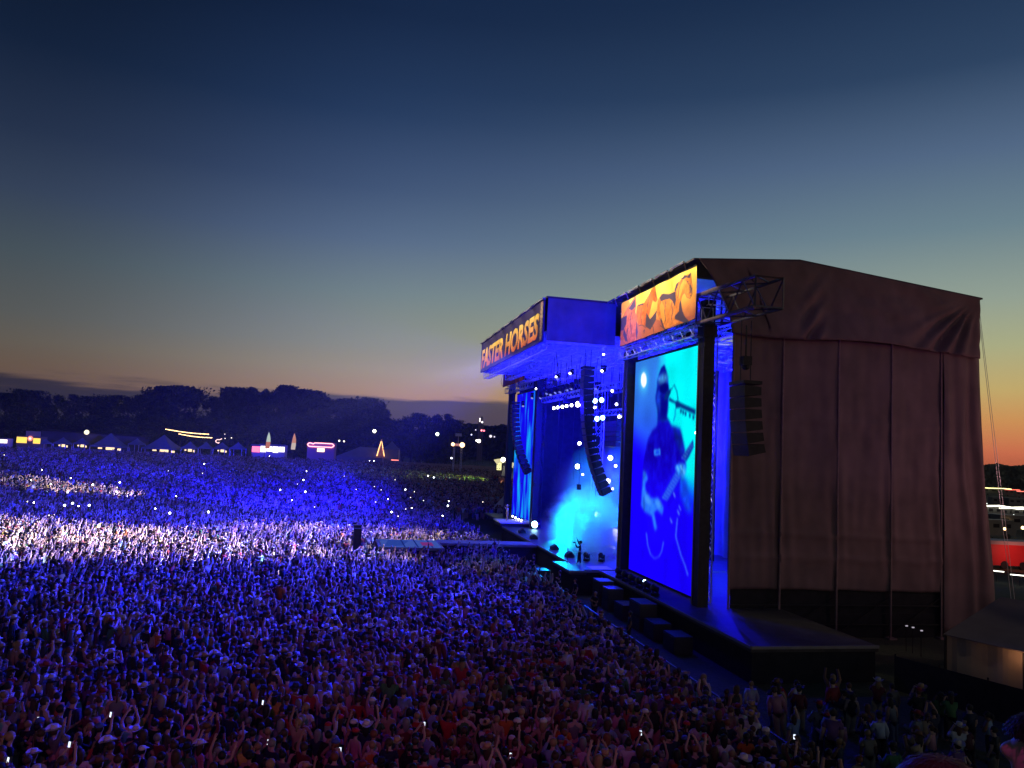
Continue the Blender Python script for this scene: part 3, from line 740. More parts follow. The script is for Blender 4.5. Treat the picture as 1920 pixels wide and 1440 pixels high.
    for x, y in ((520, 270), (560, 440), (575, 400), (490, 520)):
        S += [(b, E('string', (84, 140, 246)), [(x, y), (x + 10, y), (x + 30, y + 50), (x + 20, y + 52)])]
    h, w = 300, 205
    gx, gy = np.meshgrid(np.linspace(0, 1, w), np.linspace(0, 1, h))
    sm = lambda lo, hi, x: (lambda t_: t_ * t_ * (3 - 2 * t_))(np.clip((x - lo) / (hi - lo), 0, 1))[..., None]
    C = lambda *c: np.array(c, float)
    tl = C(24, 48, 240) + (C(46, 118, 222) - C(24, 48, 240)) * sm(.42, .9, gy)
    tr = C(0, 110, 250) + (C(2, 236, 240) - C(0, 110, 250)) * sm(.34, .5, gy)
    up = tl + (tr - tl) * sm(.38, .60, gx + .04 * np.sin(gy * 9))
    yy = gy + .26 * (gx - .5)
    im = C(20, 0, 248) + (up - C(20, 0, 248)) * sm(.42, .60, yy)
    im = im * (1 + (vnoise(h, w, 7, 4) - .5)[..., None] * .16)
    def norm(f, x, y): v, u, z = f(x, y); return ((13.2 - u) / 10.4, (z - 1.82) / 15.2)
    folds = vnoise(h, w, 16, 9) * .6 + vnoise(h, w, 40, 3) * .4
    for f, (nm, c), pts in S:
        mk = in_poly(gx, gy, [norm(f, x, y) for x, y in pts]).astype(float)
        sg = {'halo': 7, 'shirt': 2.2, 'head': 2.0, 'sleeve': 3, 'cheek': 3, 'shine': 3, 'beam': 3, 'arm': 3.5, 'jaw': 3, 'forearm': 2, 'forearmlight': 3, 'hand': 2}.get(nm, 1.1)
        al = blur(mk, sg)[..., None]; fill = np.ones_like(im) * c
        if nm == 'shirt': fill = c + (C(22, 2, 244) - c) * sm(.62, .3, gy) + ((folds - .5) * 70)[..., None] * C(.12, .3, 1) * sm(.2, .5, gy)
        elif nm in ('head', 'sleeve', 'arm', 'forearm', 'hand', 'cheek', 'shine'): fill = c * (1 + (folds - .5)[..., None] * .7)
        im = im * (1 - al) + fill * al
    im = blur(im, .8)
    im = im * (1 + (np.random.RandomState(1).rand(h, w, 1) - .5) * .05)
    printed_mesh('picture', lambda s_, q: (.07, 13.2 - 10.4 * s_ - off[1], .02 + 15.2 * q), im, t, attr_mat('screen_picture', 1.12))
build_screen()
def build_far_screen():
    off = (-1.0, 49.0, 1.8)
    t = sthing('video_screen', 'narrowly seen far video screen glowing blue with cyan streaks', 'screen', off)
    m = MB(off); m.box((-0.9, 42.9, 1.72), (-0.5, 54.0, 17.2)); m.build('housing', M_black, t)
    m = bpy.data.materials.new('far_screen_glow'); m.use_nodes = True; nt = m.node_tree; nt.nodes.remove(nt.nodes['Principled BSDF'])
    tcn = nt.nodes.new('ShaderNodeTexCoord'); mp = nt.nodes.new('ShaderNodeMapping'); mp.inputs['Scale'].default_value = (1, 0.55, 0.12)
    nt.links.new(tcn.outputs['Object'], mp.inputs[0])
    no = nt.nodes.new('ShaderNodeTexNoise'); no.inputs['Scale'].default_value = 1.4; no.inputs['Detail'].default_value = 4; nt.links.new(mp.outputs[0], no.inputs['Vector'])
    cr = nt.nodes.new('ShaderNodeValToRGB'); nt.links.new(no.outputs['Fac'], cr.inputs[0])
    cr.color_ramp.elements[0].position = 0.5; cr.color_ramp.elements[0].color = lin(18, 4, 235)
    cr.color_ramp.elements[1].position = 0.72; cr.color_ramp.elements[1].color = lin(20, 190, 250)
    e = nt.nodes.new('ShaderNodeEmission'); nt.links.new(cr.outputs[0], e.inputs[0]); e.inputs[1].default_value = 1.0
    nt.links.new(e.outputs[0], nt.nodes['Material Output'].inputs[0])
    mb = MB(off); mb.grid(lambda s, q: (-0.93, 53.9 - 10.9 * s, 1.82 + 15.2 * q), 2, 2); mb.build('picture', m, t)
build_far_screen()
# cyan light strips beside the far screen
for k, (px, y0, y1) in enumerate(((1008, 752, 982), (1013, 768, 905))):
    a0 = onv(px, y0, 1.5); a1 = onv(px, y1, 1.5)
    off = (1.5, a0[1], 1.7)
    m = MB(off); m.box((1.45, a0[1] - 0.35, max(1.75, a1[2])), (1.55, a0[1] + 0.35, a0[2])); st = m.build('light_strip', emi('cyan_strip', lin(20, 190, 250), 1.3)); place_stage(st, off)
    m = MB(off); m.box((1.56, a0[1] - 0.42, 1.7), (1.7, a0[1] + 0.42, a0[2] + 0.1)); m.build('strip_backing', M_black, st)
    tag(st, ('tall glowing cyan light strip at the back of the stage', 'shorter glowing cyan light strip right of the tall one')[k], 'light strip')
#@@PART2
# ---------------------------------------------------------------- stage lamps (fixtures)
def make_moving_head(lens_mat, tilt, r=0.2):
    t = empty('moving_head_light', None, 'stage light', (0, 0, 0))
    m = MB(); m.cbox((0, 0, 0.07), (0.34, 0.42, 0.14)); m.build('base', M_black, t)
    m = MB()
    for s in (-1, 1): m.cbox((0, s * 0.23, 0.33), (0.12, 0.05, 0.46))
    m.cbox((0, 0, 0.15), (0.14, 0.5, 0.06)); m.build('yoke', M_black, t)
    d = Vector((-math.cos(tilt), 0, math.sin(tilt))); c = Vector((0, 0, 0.42))
    m = MB(); m.lathe(c - d * 0.22, [(0.10, 0), (0.17, 0.06), (0.18, 0.25), (r, 0.42), (r, 0.46)], 12, d); h = m.build('head', M_black, t)
    m = MB(); m.lathe(c + d * 0.245, [(r * 0.92, 0), (r * 0.8, 0.03), (r * 0.4, 0.055)], 14, d); m.build('lens', lens_mat, h)
    return t
def put(proto_store, key, maker, loc, rot, label, group):
    if key not in proto_store: o = maker(); proto_store[key] = o
    else: o = copy_tree(proto_store[key])
    o.location = loc; o.rotation_euler = rot; tag(o, label, 'stage light', group)
    return o
MH = {}
M_dim = emi('dim_blue_lens', (0.35, 0.4, 1.0), 0.7)
c3 = lambda x, y: (940 + x / 8, 680 + y / 8)
c4 = lambda x, y: (930 + x / 6, 850 + y / 6)
M_can = mat('lamp_housing', (0.05, 0.05, 0.055), 0.4, 0.5)
def make_blinder(lens, r):
    t = empty('blinder_lamp', None, 'stage light', (0, 0, 0))
    m = MB(); m.lathe((0, 0, 0), [(r * 0.6, 0.0), (r * 1.05, 0.18), (r * 1.12, 0.36)], 14, (-1, 0, 0)); m.build('housing', M_can, t)
    m = MB(); m.lathe((-0.33, 0, 0), [(r, 0.0), (r * 0.9, 0.06), (r * 0.4, 0.1)], 14, (-1, 0, 0)); m.build('lens', lens, t)
    m = MB(); m.bar((0.1, -r * 1.2, 0), (0.1, -r * 1.2, r * 2), 0.03, 4); m.bar((0.1, r * 1.2, 0), (0.1, r * 1.2, r * 2), 0.03, 4); m.bar((0.1, -r * 1.2, r * 2), (0.1, r * 1.2, r * 2), 0.03, 4)
    m.build('bracket', M_black, t)
    return t
def blinder(px, v, rpx, lens, key, label, group):
    vv, u, z = onv(px[0], px[1], v); D = (W(v, u, z) - CAMP).length
    r = round(max(0.10, rpx * D / FPX), 2)
    L = W(v, u, z)
    # turned half towards the audience, half towards the near side
    put(MH, (key, r), lambda: make_blinder(lens, r), L, (0, 0, A + rad(52)), label, group)
row = [(803, 685), (862, 675), (932, 665), (995, 655), (1070, 643)]
for i, p in enumerate(row): blinder(c3(*p), 3.4, 2.9, M_bulb, 'w', 'round white lamp in the row of five on the middle truss', 'row of white lamps on the truss')
blinder(c3(1165, 628), 3.4, 5.2, M_bulb, 'w', 'biggest white lamp, at the right end of the truss row', None)
for p, lab in (((1425, 578), 'upper left lamp of the glowing cyan white block of four'), ((1522, 565), 'upper right lamp of the glowing cyan white block of four'),
               ((1455, 845), 'lower left lamp of the glowing cyan white block of four'), ((1537, 830), 'lower right lamp of the glowing cyan white block of four')):
    blinder(c3(*p), 2.0, 4.6, M_bulbc, 'c', lab, 'cyan white lamp block')
for p, r, lab in (((1790, 815), 3.4, 'white lamp just left of the near screen edge'), ((1838, 808), 2.0, 'small white lamp touching the lamp left of the near screen')):
    blinder(c3(*p), 2.0, r, M_bulb, 'w', lab, None)
for k, (p, r) in enumerate((((930, 148), 4.6), ((1300, 52), 4.6), ((1360, 142), 2.5), ((1275, 312), 4.4), ((990, 238), 1.9), ((1325, 398), 1.9), ((1240, 372), 1.2), ((1555, -34), 3.2))):
    blinder(c4(*p), 3.0 if k < 7 else 2.0, r, M_bulb, 'w', 'white lamp hung beside the curved speaker array', 'white lamps around the speaker array')
for p in ((1190, 1212), (1425, 1310), (1655, 1420)):
    blinder(c3(*p), 4.0, 3.3, M_bulb, 'w', 'white lamp hung beside the curved speaker array', 'white lamps around the speaker array')
for p, r, lab in (((1160, 690), 6.5, 'left of two broad cyan floor floods beside the near tower'), ((1320, 698), 5.5, 'right of two broad cyan floor floods beside the near tower'),
                  ((450, 798), 6.5, 'brightest cyan white flood at the far end of the stage'), ((300, 795), 4.6, 'smaller cyan white flood on the far riser')):
    blinder(c4(*p), 6.0 if p[0] > 1000 else -1.0, r, M_bulbc, 'c', lab, None)
for p in ((202, 706), (235, 722), (268, 740), (300, 752)):
    blinder(c4(*p), -2.0, 1.4, M_bulb, 'w', 'tiny white lamp in the string behind the far singer', 'string of tiny lamps behind the far singer')
blinder((1308.5, 812), -0.9, 3.4, M_bulb, 'w', 'white lamp on the side of the near tower above the ladder', None)
blinder((1176, 997), 1.0, 2.6, M_bulb, 'w', 'white lamp peeking between the left tower and the near screen', None)
for x, y in ((735, 925), (635, 950), (965, 908), (490, 1035), (1070, 1147), (1040, 1052), (915, 1170), (978, 792)):  # sparkles on the truss imitated by added lamps
    blinder((880 + x / 3.84, 460 + y / 3.84), -2.0, 1.3, M_bulb, 'w', 'small white lamp sparkling in the blue roof rigging', 'small lamps in the roof rigging')
# hung moving heads under the centre roof
for k, (x, y) in enumerate(((600, 520), (690, 455), (740, 470), (825, 440), (890, 430), (985, 400), (1065, 380), (850, 225), (1050, 165), (1535, 130), (545, 390), (330, 640), (1440, 380), (470, 520))):
    px = c3(x, y); v, u, z = onv(px[0], px[1], -1.0)
    o = put(MH, 'mh', lambda: make_moving_head(M_dim, 0.9, 0.17), W(v, u, z + 0.5), (math.pi, 0, A + rad(30 + 20 * (k % 3))), 'moving head lamp hanging in the row under the blue centre roof', 'hung moving head lamps')
for k in range(6):                                                  # row on the near deck edge
    u = 3.7 + k * 1.25
    put(MH, 'mhf', lambda: make_moving_head(mat('dark_lens', (.03, .03, .05), .08), 0.5, 0.2), W(-2.85, u, 1.68), (0, 0, A + rad(15)), 'black moving head lamp standing on the deck edge below the screen', 'moving heads along the deck edge')
for px in ((1209.5, 1091), (1226, 1100)):
    p = atz(px[0], px[1], 2.2); v, u = to_uv(p)
    m = MB((0, 0, 0)); m.lathe((0, 0, -0.1), [(0.12, 0), (0.13, 0.16), (0.02, 0.2)], 10, (-0.3, -0.6, 0.7)); m.bar((0, 0, -0.52), (0, 0, -0.1), 0.03, 4)
    o = m.build('floor_lamp', [M_can]); o.location = p; tag(o, 'small bright bluish white lamp among the moving heads on the deck edge', 'stage light', 'bright lamps on the deck edge')
    m = MB(); m.ball((-0.05, -0.1, 0.05), 0.11, 8); m.build('bulb', emi('blue_white_bulb', (0.55, 0.9, 1.0), 7), o)
for px, lab in (((1100, 1052), 'left moving head lamp on the thrust behind the cameraman'), ((1128, 1053), 'right moving head lamp on the thrust with pale ring')):
    p = atz(px[0], px[1], 1.71); put(MH, 'mhf', None, p, (0, 0, A + rad(40)), lab, None)
# white LED panels
for k, (x0, y0, x1, y1, v, lab) in enumerate(((1149, 988, 1160, 1018, 3.0, 'tall white glowing light just left of the left tower'), (1142, 1019, 1154, 1035, 2.4, 'lower square white glowing panel left of the left tower'),
                                        (1298.5, 912, 1309, 936, -0.75, 'upper bright white panel on the ladder truss by the tower'), (1296, 965, 1307, 990, -0.75, 'lower bright white panel on the ladder truss by the tower'))):
    a0, a1 = onv(x0, y0, v), onv(x1, y1, v); off = (v, (a0[1] + a1[1]) / 2, a1[2])
    m = MB(off); m.box((v, min(a0[1], a1[1]), a1[2]), (v + 0.12, max(a0[1], a1[1]), a0[2])); o = m.build('blinder_light', M_black); place_stage(o, off); tag(o, lab, 'light panel')
    m = MB(off); w_ = abs(a0[1] - a1[1]); n = 3
    for i in range(n):
        for j in range(2):
            z0 = a1[2] + 0.05 + (a0[2] - a1[2] - 0.1) * i / n; z1 = z0 + (a0[2] - a1[2] - 0.1) / n - 0.05
            u0 = min(a0[1], a1[1]) + 0.04 + (w_ - 0.08) * j / 2; m.box((v - 0.03, u0, z0), (v - 0.002, u0 + w_ / 2 - 0.08, z1))
    m.build('led_face', M_panel, o)
a0, a1 = onv(1101, 1002, 2.0), onv(1111, 1015, 2.0)
off = (2, a1[1], 1.7); m = MB(off); m.box((2.0, a1[1], a1[2]), (2.1, a0[1], a0[2])); o = m.build('video_monitor', M_black); place_stage(o, off); tag(o, 'small pale cyan panel facing across the stage in the smoke', 'video panel')
m = MB(off); m.box((1.97, a1[1] + .05, a1[2] + .05), (1.997, a0[1] - .05, a0[2] - .05)); m.build('face', emi('cyan_panel', (0.2, 0.75, 1.0), 0.9), o)
for pts, lab in ((((1113, 980), (1115, 997)), 'short upright glowing bar of the zigzag light bars'), (((1115, 997), (1158, 982)), 'long sloping glowing bar of the zigzag light bars'),
                 (((1111, 1015), (1144, 991)), 'thin glowing bar running up behind the zigzag bars')):
    P = [W(*onv(x, y, 4.0)) for x, y in pts]; m = MB(P[0]); m.bar(P[0], P[1], 0.08, 6); o = m.build('light_bar', emi('pale_blue_bar', (0.3, 0.65, 1.0), 1.3)); o.location = P[0]
    tag(o, lab, 'light bar', 'zigzag light bars')
# ladder truss between the screen and the near tower
off = (-0.6, 1.95, 1.7); m = MB(off); m.truss((-0.6, 1.95, 1.7), (-0.6, 1.95, 17.4), 0.7, 0.05, bays=22, up=(1, 0, 0)); o = m.build('ladder_truss', M_alu); place_stage(o, off)
tag(o, 'tall ladder truss standing between the big screen and the near tower', 'truss')

a0 = onv(1122, 740, 2.2); off = (2.2, a0[1], 1.7)
m = MB(off); m.truss((2.35, a0[1], 1.7), (2.35, a0[1], 17.6), 0.8, 0.05, up=(1, 0, 0)); o = m.build('lamp_truss', M_alu); place_stage(o, off); tag(o, 'upright truss carrying the glowing cyan block of four lamps', 'truss')
a0, a1 = onv(1134, 790, 0.5), onv(1154, 838, 0.5); off = (.5, a1[1], a1[2]); m = MB(off)
n = 5
for i in range(n): z0 = a1[2] + (a0[2] - a1[2]) * i / n; m.box((.5, a1[1], z0 + .02), (1.3, a0[1], z0 + (a0[2] - a1[2]) / n - .02))
for u in (a0[1] - .2, a1[1] + .2): m.bar((.9, u, a0[2]), (.9, u, 18), .03, 4)
o = m.build('side_fill_speaker', M_black); place_stage(o, off); tag(o, 'black block speaker hung between the curved array and the left tower', 'speaker')
a0, a1 = onv(1156, 793, 3.0), onv(1168, 830, 3.0); off = (3, a1[1], a1[2]); m = MB(off); m.box((3.0, a1[1], a1[2]), (3.15, a0[1], a0[2])); o = m.build('video_monitor', M_black); place_stage(o, off); tag(o, 'short cyan video column beside the left tower with a hanging cable', 'video panel')
m = MB(off); m.box((2.96, a1[1] + .05, a1[2] + .05), (2.997, a0[1] - .05, a0[2] - .05)); m.build('face', emi('cyan_column', (0.08, 0.5, 1.0), .8), o)
m = MB(off); m.path([(2.8, (a0[1] + a1[1]) / 2, 17.8), (2.8, (a0[1] + a1[1]) / 2 + .2, a0[2] - .6), (2.8, (a0[1] + a1[1]) / 2 - .2, a1[2] + .8), (2.8, (a0[1] + a1[1]) / 2, a1[2])], .05, 5); m.build('cable', M_black, o)
for k, (v, u) in enumerate(((-3.6, 19.5), (-3.6, 24.0), (-3.6, 31.5), (-3.6, 36.5))):
    off = (v, u, 1.7); m = MB(off); m.prism([(v - .3, u - .35, 1.7), (v + .35, u - .35, 1.7), (v + .35, u - .35, 1.82), (v + .05, u - .35, 2.15), (v - .3, u - .35, 1.95)], (0, .7, 0)); o = m.build('floor_monitor', M_black); place_stage(o, off)
    m = MB(off); m.prism([(v + .37, u - .3, 1.84), (v + .39, u - .3, 1.86), (v + .09, u - .3, 2.17), (v + .07, u - .3, 2.15)], (0, .6, 0)); m.build('grille', mat('speaker_grille', (0.07, 0.07, 0.08), 0.4, 0.6), o)
    tag(o, 'black wedge floor monitor in the row along the stage front', 'speaker', 'floor monitors')
# ---------------------------------------------------------------- speakers
def line_array(name_label, u, path, w, h, d, ztop, group='line array speakers'):
    v0, z0 = path(0); off = (v0, u, z0)
    t = sthing('line_array_speaker', name_label, 'speaker array', off, group)
    L = 0; n = int(round((path(0)[1] - path(1)[1]) / h))
    for i in range(n):
        s0, s1 = i / n, (i + 1) / n
        (va, za), (vb, zb) = path(s0), path(s1)
        m = MB(off)
        dv, dz = vb - va, zb - za; k = math.hypot(dv, dz); nx, nz = -dz / k, dv / k   # depth direction
        g = 0.03
        P = [(va - nx * 0, za), (vb, zb)]
        q = [(va + (vb - va) * g, za + (zb - za) * g), (va + (vb - va) * (1 - g), za + (zb - za) * (1 - g))]
        f = [(q[0][0] - nx * d / 2, q[0][1] - nz * d / 2), (q[1][0] - nx * d / 2, q[1][1] - nz * d / 2),
             (q[1][0] + nx * d / 2, q[1][1] + nz * d / 2 + h * 0.12), (q[0][0] + nx * d / 2, q[0][1] + nz * d / 2 - h * 0.12)]
        m.prism([(a, u - w / 2, b) for a, b in f], (0, w, 0))
        c = m.build('cabinet', M_black, t)
        if w < 1.2:
            m = MB(off); e = 0.012
            m.prism([(f[0][0] - nx * e, u - w / 2 + .06, f[0][1] - nz * e - 0.04), (f[1][0] - nx * e, u - w / 2 + .06, f[1][1] - nz * e + 0.04), (f[1][0] - nx * e * 3, u - w / 2 + .06, f[1][1] - nz * e * 3 + 0.04), (f[0][0] - nx * e * 3, u - w / 2 + .06, f[0][1] - nz * e * 3 - 0.04)], (0, w - .12, 0))
            m.build('grille', mat('speaker_grille', (0.07, 0.07, 0.08), 0.4, 0.6), c)
    m = MB(off); m.cbox((v0, u, z0 + 0.15), (d * 1.1, w, 0.18))
    for s in (-.3, .3): m.bar((v0 + s * d, u, z0 + 0.2), (v0 + s * d, u, ztop), 0.03, 4)
    m.build('rigging_frame', M_black, t)
line_array('long curved black speaker array hanging in front of the stage, right of the smoke', 16.6, lambda s: (-3.6 + 1.9 * s ** 2.6, 16.6 - 9.6 * s), 1.0, 0.5, 0.8, 18.2)
line_array('far curved speaker array hanging in front of the far screen', 43.0, lambda s: (-3.5 + 1.9 * s ** 2.4, 15.2 - 7.6 * s), 1.0, 0.5, 0.8, 18.2)
line_array('blocky black speaker array hanging before the brown side cloth', -2.0, lambda s: (-0.35 + 0.35 * s * s, 14.2 - 3.8 * s), 1.7, 0.62, 1.0, 17.9)
off = (-0.35, -2.0, 15.4); m = MB(off); m.cbox((-0.35, -2, 15.6), (0.5, 0.5, 0.5)); m.bar((-0.35, -2, 15.8), (-.35, -2, 17.6), .05, 5); m.lathe((-.35, -2, 15.1), [(.1, 0), (.22, .1), (.22, .3)], 10)
o = m.build('chain_hoist', M_black); place_stage(o, off); tag(o, 'black chain hoist above the speaker array by the side cloth', 'hoist')
for u, z, wd, lab in ((9.6, 1.62, 1.5, 'subwoofer stack in the pit nearest the thrust'), (7.7, 1.45, 1.3, 'second subwoofer stack from the thrust'), (5.2, 0.95, 1.6, 'low subwoofer box between taller stacks'),
                      (2.5, 1.6, 1.8, 'wide subwoofer stack in front of the big screen'), (0.3, 0.95, 1.5, 'low subwoofer box beyond the screen corner'), (-2.4, 0.9, 1.5, 'last subwoofer box on the wing side')):
    off = (-4.1, u, 0); t = sthing('subwoofer', 'black ' + lab, 'speaker', off, 'subwoofers along the stage front')
    m = MB(off)
    n = 2 if z > 1.2 else 1
    for i in range(n): m.box((-4.6, u - wd / 2, z / n * i + 0.01), (-3.6, u + wd / 2, z / n * (i + 1) - 0.01))
    m.build('cabinet', mat('speaker_paint', (0.045, 0.045, 0.05), 0.5), t)
    m = MB(off)
    for i in range(n): m.box((-4.63, u - wd / 2 + 0.08, z / n * i + 0.08), (-4.6, u + wd / 2 - 0.08, z / n * (i + 1) - 0.08))
    m.build('grille', MATS['speaker_grille'], t)
# road cases and steps by the thrust, cases inside the wing
for k, (v, u, z0, s, lab) in enumerate((((-6.6), 16.4, 0, (0.9, 1.3, 1.1), 'road case beside the thrust corner in the pit'), (2.6, 3.0, 1.67, (1.0, 1.5, 1.5), 'tall road case in the side stage gap'),
                             (4.0, 1.4, 1.67, (0.8, 1.2, 1.0), 'low road case in the side stage gap'), (2.0, 1.3, 1.67, (0.8, 1.0, 0.8), 'small road case at the foot of the tower'))):
    off = (v, u, z0); t = sthing('road_case', 'black ' + lab, 'equipment case', off, 'road cases')
    m = MB(off); m.cbox((v, u, z0 + 0.1 + s[2] / 2), s); m.build('body', mat('case_laminate', (0.06, 0.06, 0.07), 0.4), t)
    m = MB(off)
    for a in (-1, 1):
        for b in (-1, 1):
            m.bar((v + a * s[0] / 2, u + b * s[1] / 2, z0 + 0.1), (v + a * s[0] / 2, u + b * s[1] / 2, z0 + 0.1 + s[2]), 0.03, 4)
            m.ball((v + a * s[0] / 2.4, u + b * s[1] / 2.4, z0 + 0.05), 0.05, 5)
    m.build('edging', M_alu, t)
def mic_stand(v, u, z, label, h=1.5, boom=0.7, ang=0.4, yaw=0.0):
    off = (v, u, z); t = sthing('microphone_stand', label, 'stand', off)
    m = MB(off); m.bar((v, u, z + 0.02), (v, u, z + h * 0.75), 0.018, 5)
    for k in range(3): m.bar((v, u, z + 0.16), (v + 0.32 * math.cos(k * 2.1), u + 0.32 * math.sin(k * 2.1), z + 0.01), 0.014, 4)
    m.build('stand', M_black, t)
    b = Vector((v, u, z + h * .75)); d = Vector((math.cos(yaw) * math.cos(ang), math.sin(yaw) * math.cos(ang), math.sin(ang)))
    m = MB(off); m.bar(b - d * .2, b + d * boom, 0.016, 5); m.build('boom', M_black, t)
    m = MB(off); m.bar(b + d * boom, b + d * (boom + .16), .022, 6, .03); m.ball(b + d * (boom + .19), .04, 6); m.build('microphone', M_black, t)
mic_stand(-4.75, 16.1, 1.7, 'microphone stand with long boom in front of the cameraman', 1.5, 0.7, 0.15, rad(90))
mic_stand(3.2, 2.2, 1.67, 'tall stand among the cases in the side stage gap', 2.6, 0.5, 0.9, 2)
# far riser with pale top
off = (-2.5, 44.2, 1.67); t = sthing('riser', 'low riser with a white lit top under the far singer', 'riser', off)
m = MB(off); m.box((-4.6, 42.4, 1.67), (-0.2, 46.2, 2.05)); m.build('body', M_black, t)
m = MB(off); m.box((-4.7, 42.3, 2.06), (-0.2, 46.3, 2.2)); m.build('top', mat('white_riser_top', (0.8, 0.8, 0.8), 0.5), t)
off = (3.5, 30, 1.7); t = sthing('drum_riser', 'dark drum riser half hidden in the cyan smoke', 'riser', off)
m = MB(off); m.box((3, 27, 1.7), (6.5, 32, 2.6)); m.build('body', M_black, t)
m = MB(off)
for u, v, r, z in ((28.5, 4.2, .3, 3.0), (29.6, 4.0, .28, 3.0), (30.6, 4.3, .3, 2.95)): m.lathe((v, u, z - .2), [(r, 0), (r, .4)], 14)
m.lathe((4.4, 29.5, 2.9), [(.34, -.25), (.34, .25)], 16, (1, 0, 0))
m.build('drums', M_trim, t)
m = MB(off)
for u, v, z in ((27.8, 4.2, 3.7), (31.2, 4.2, 3.8), (29.2, 5, 4.0)): m.lathe((v, u, z), [(.02, .03), (.28, 0)], 14); m.bar((v, u, 2.6), (v, u, z), .015, 4)
m.build('cymbals', mat('brass', (.5, .4, .2), .3, .9), t)

# ---------------------------------------------------------------- catwalk
off = (-12, 26, 0); t = sthing('catwalk', 'long narrow catwalk from the stage into the crowd with a bright printed end platform', 'catwalk', off)
m = MB(off); m.box((-13.2, 26.6, 1.5), (-4.46, 29.2, 1.7)); m.box((-18.6, 23.0, 1.5), (-13.2, 28.6, 1.7)); m.build('deck', mat('catwalk_ply', (0.16, 0.16, 0.18), 0.4, 0, 0.2, 1), t)
m = MB(off); m.box((-13.2, 26.7, 0), (-4.5, 26.75, 1.5)); m.box((-18.5, 23.05, 0), (-13.2, 23.1, 1.5)); m.box((-18.5, 23.1, 0), (-18.45, 28.5, 1.5)); m.box((-13.3, 23.1, 0), (-13.25, 26.7, 1.5)); m.build('skirt', M_bcloth, t)
m = MB(off); m.box((-13.2, 26.52, 1.6), (-4.5, 26.6, 1.75)); m.box((-18.66, 22.93, 1.6), (-13.2, 23.0, 1.75)); m.build('edge_trim', M_trim, t)
m = MB(off); m.box((-18.3, 23.3, 1.704), (-13.4, 28.3, 1.72)); pl = m.build('glowing_floor', emi('floor_blue_glow', lin(80, 112, 225), 0.5), t)  # end platform floor, given a flat bluish glow
m = MB(off)
for v in (-14.2, -15.4, -16.5): m.box((v, 23.3, 1.721), (v + 0.12, 28.3, 1.725))
m.build('floor_line', emi('floor_line_glow', lin(30, 50, 150), 0.5), pl)
m = MB(off); m.box((-14.9, 24.6, 1.722), (-13.9, 26.8, 1.727)); m.build('floor_patch', emi('floor_pink', lin(200, 80, 200), 0.3), pl)
m = MB(off); m.add([(-18.1, 23.6, 1.724), (-16.6, 24.2, 1.724), (-15.8, 27.6, 1.724), (-17.6, 27.9, 1.724)], [(0, 1, 2, 3)]); m.build('floor_patch', emi('floor_teal', lin(56, 90, 205), 0.5), pl)
off = (-20.2, 25, 0); t = sthing('camera_platform', 'dark camera platform with two black posts at the end of the catwalk', 'platform', off)
m = MB(off); m.box((-21.2, 23.6, 0), (-19.4, 26.6, 1.2)); m.build('base', M_black, t)
m = MB(off)
for u in (23.7, 26.4): m.box((-20.6, u - .3, 1.2), (-20.0, u + .3, 3.1))
m.build('post', M_black, t)
off = (-4, 62, 0)
P0, P1 = atY(923, 954, 110), atY(945, 930, 112)
m = MB(P0); m.prism([P0, P1, P1 + Vector((0.9, 0, -.3)), P0 + Vector((0.9, 0, -.3))], (0, 1.2, 0)); o = m.build('ramp', M_white); o.location = P0; tag(o, 'pale sloping ramp panel beyond the far side of the stage', 'ramp')
m = MB(P0); q = (P0 + P1) / 2
for p in (P0, q, P1): m.bar(p + Vector((.4, .5, -.3)), (p.x + .4, p.y + .5, 0), 0.07, 5)
m.build('support_leg', M_black, o)

# ---------------------------------------------------------------- barricades
def make_barricade():
    m = MB(); L = 2.4
    for z in (0.12, 1.1): m.bar((0, 0, z), (0, L, z), 0.028, 5)
    for k in range(13): m.bar((0, k * L / 12, 0.12), (0, k * L / 12, 1.1), 0.011, 4)
    for k in (0.02, 2.38): m.bar((0, k, 0.0), (0, k, 1.12), 0.03, 5); m.bar((0, k, 0.6), (0.75, k, 0.03), 0.025, 4); m.bar((0, k, 0.03), (0.8, k, 0.03), .025, 4)
    m.box((-0.05, 0.03, 1.125), (0.04, L - 0.03, 1.15))
    return m.build('barricade', mat('barricade_steel', (0.12, 0.12, 0.13), 0.5, 0.5, 0.2, 2))
bar0 = None
for k in range(31):
    u = -21.5 + k * 2.42
    if 25.0 < u + 1.2 < 30: continue
    if bar0 is None: b = bar0 = make_barricade()
    else: b = bar0.copy(); COL.objects.link(b)
    b.location = W(-7.35, u, gz(*W(-7.35, u, 0)[:2])); b.rotation_euler = (0, 0, A)
    tag(b, 'aluminium crowd barricade in the line between crowd and stage pit', 'barricade', 'barricades along the pit')

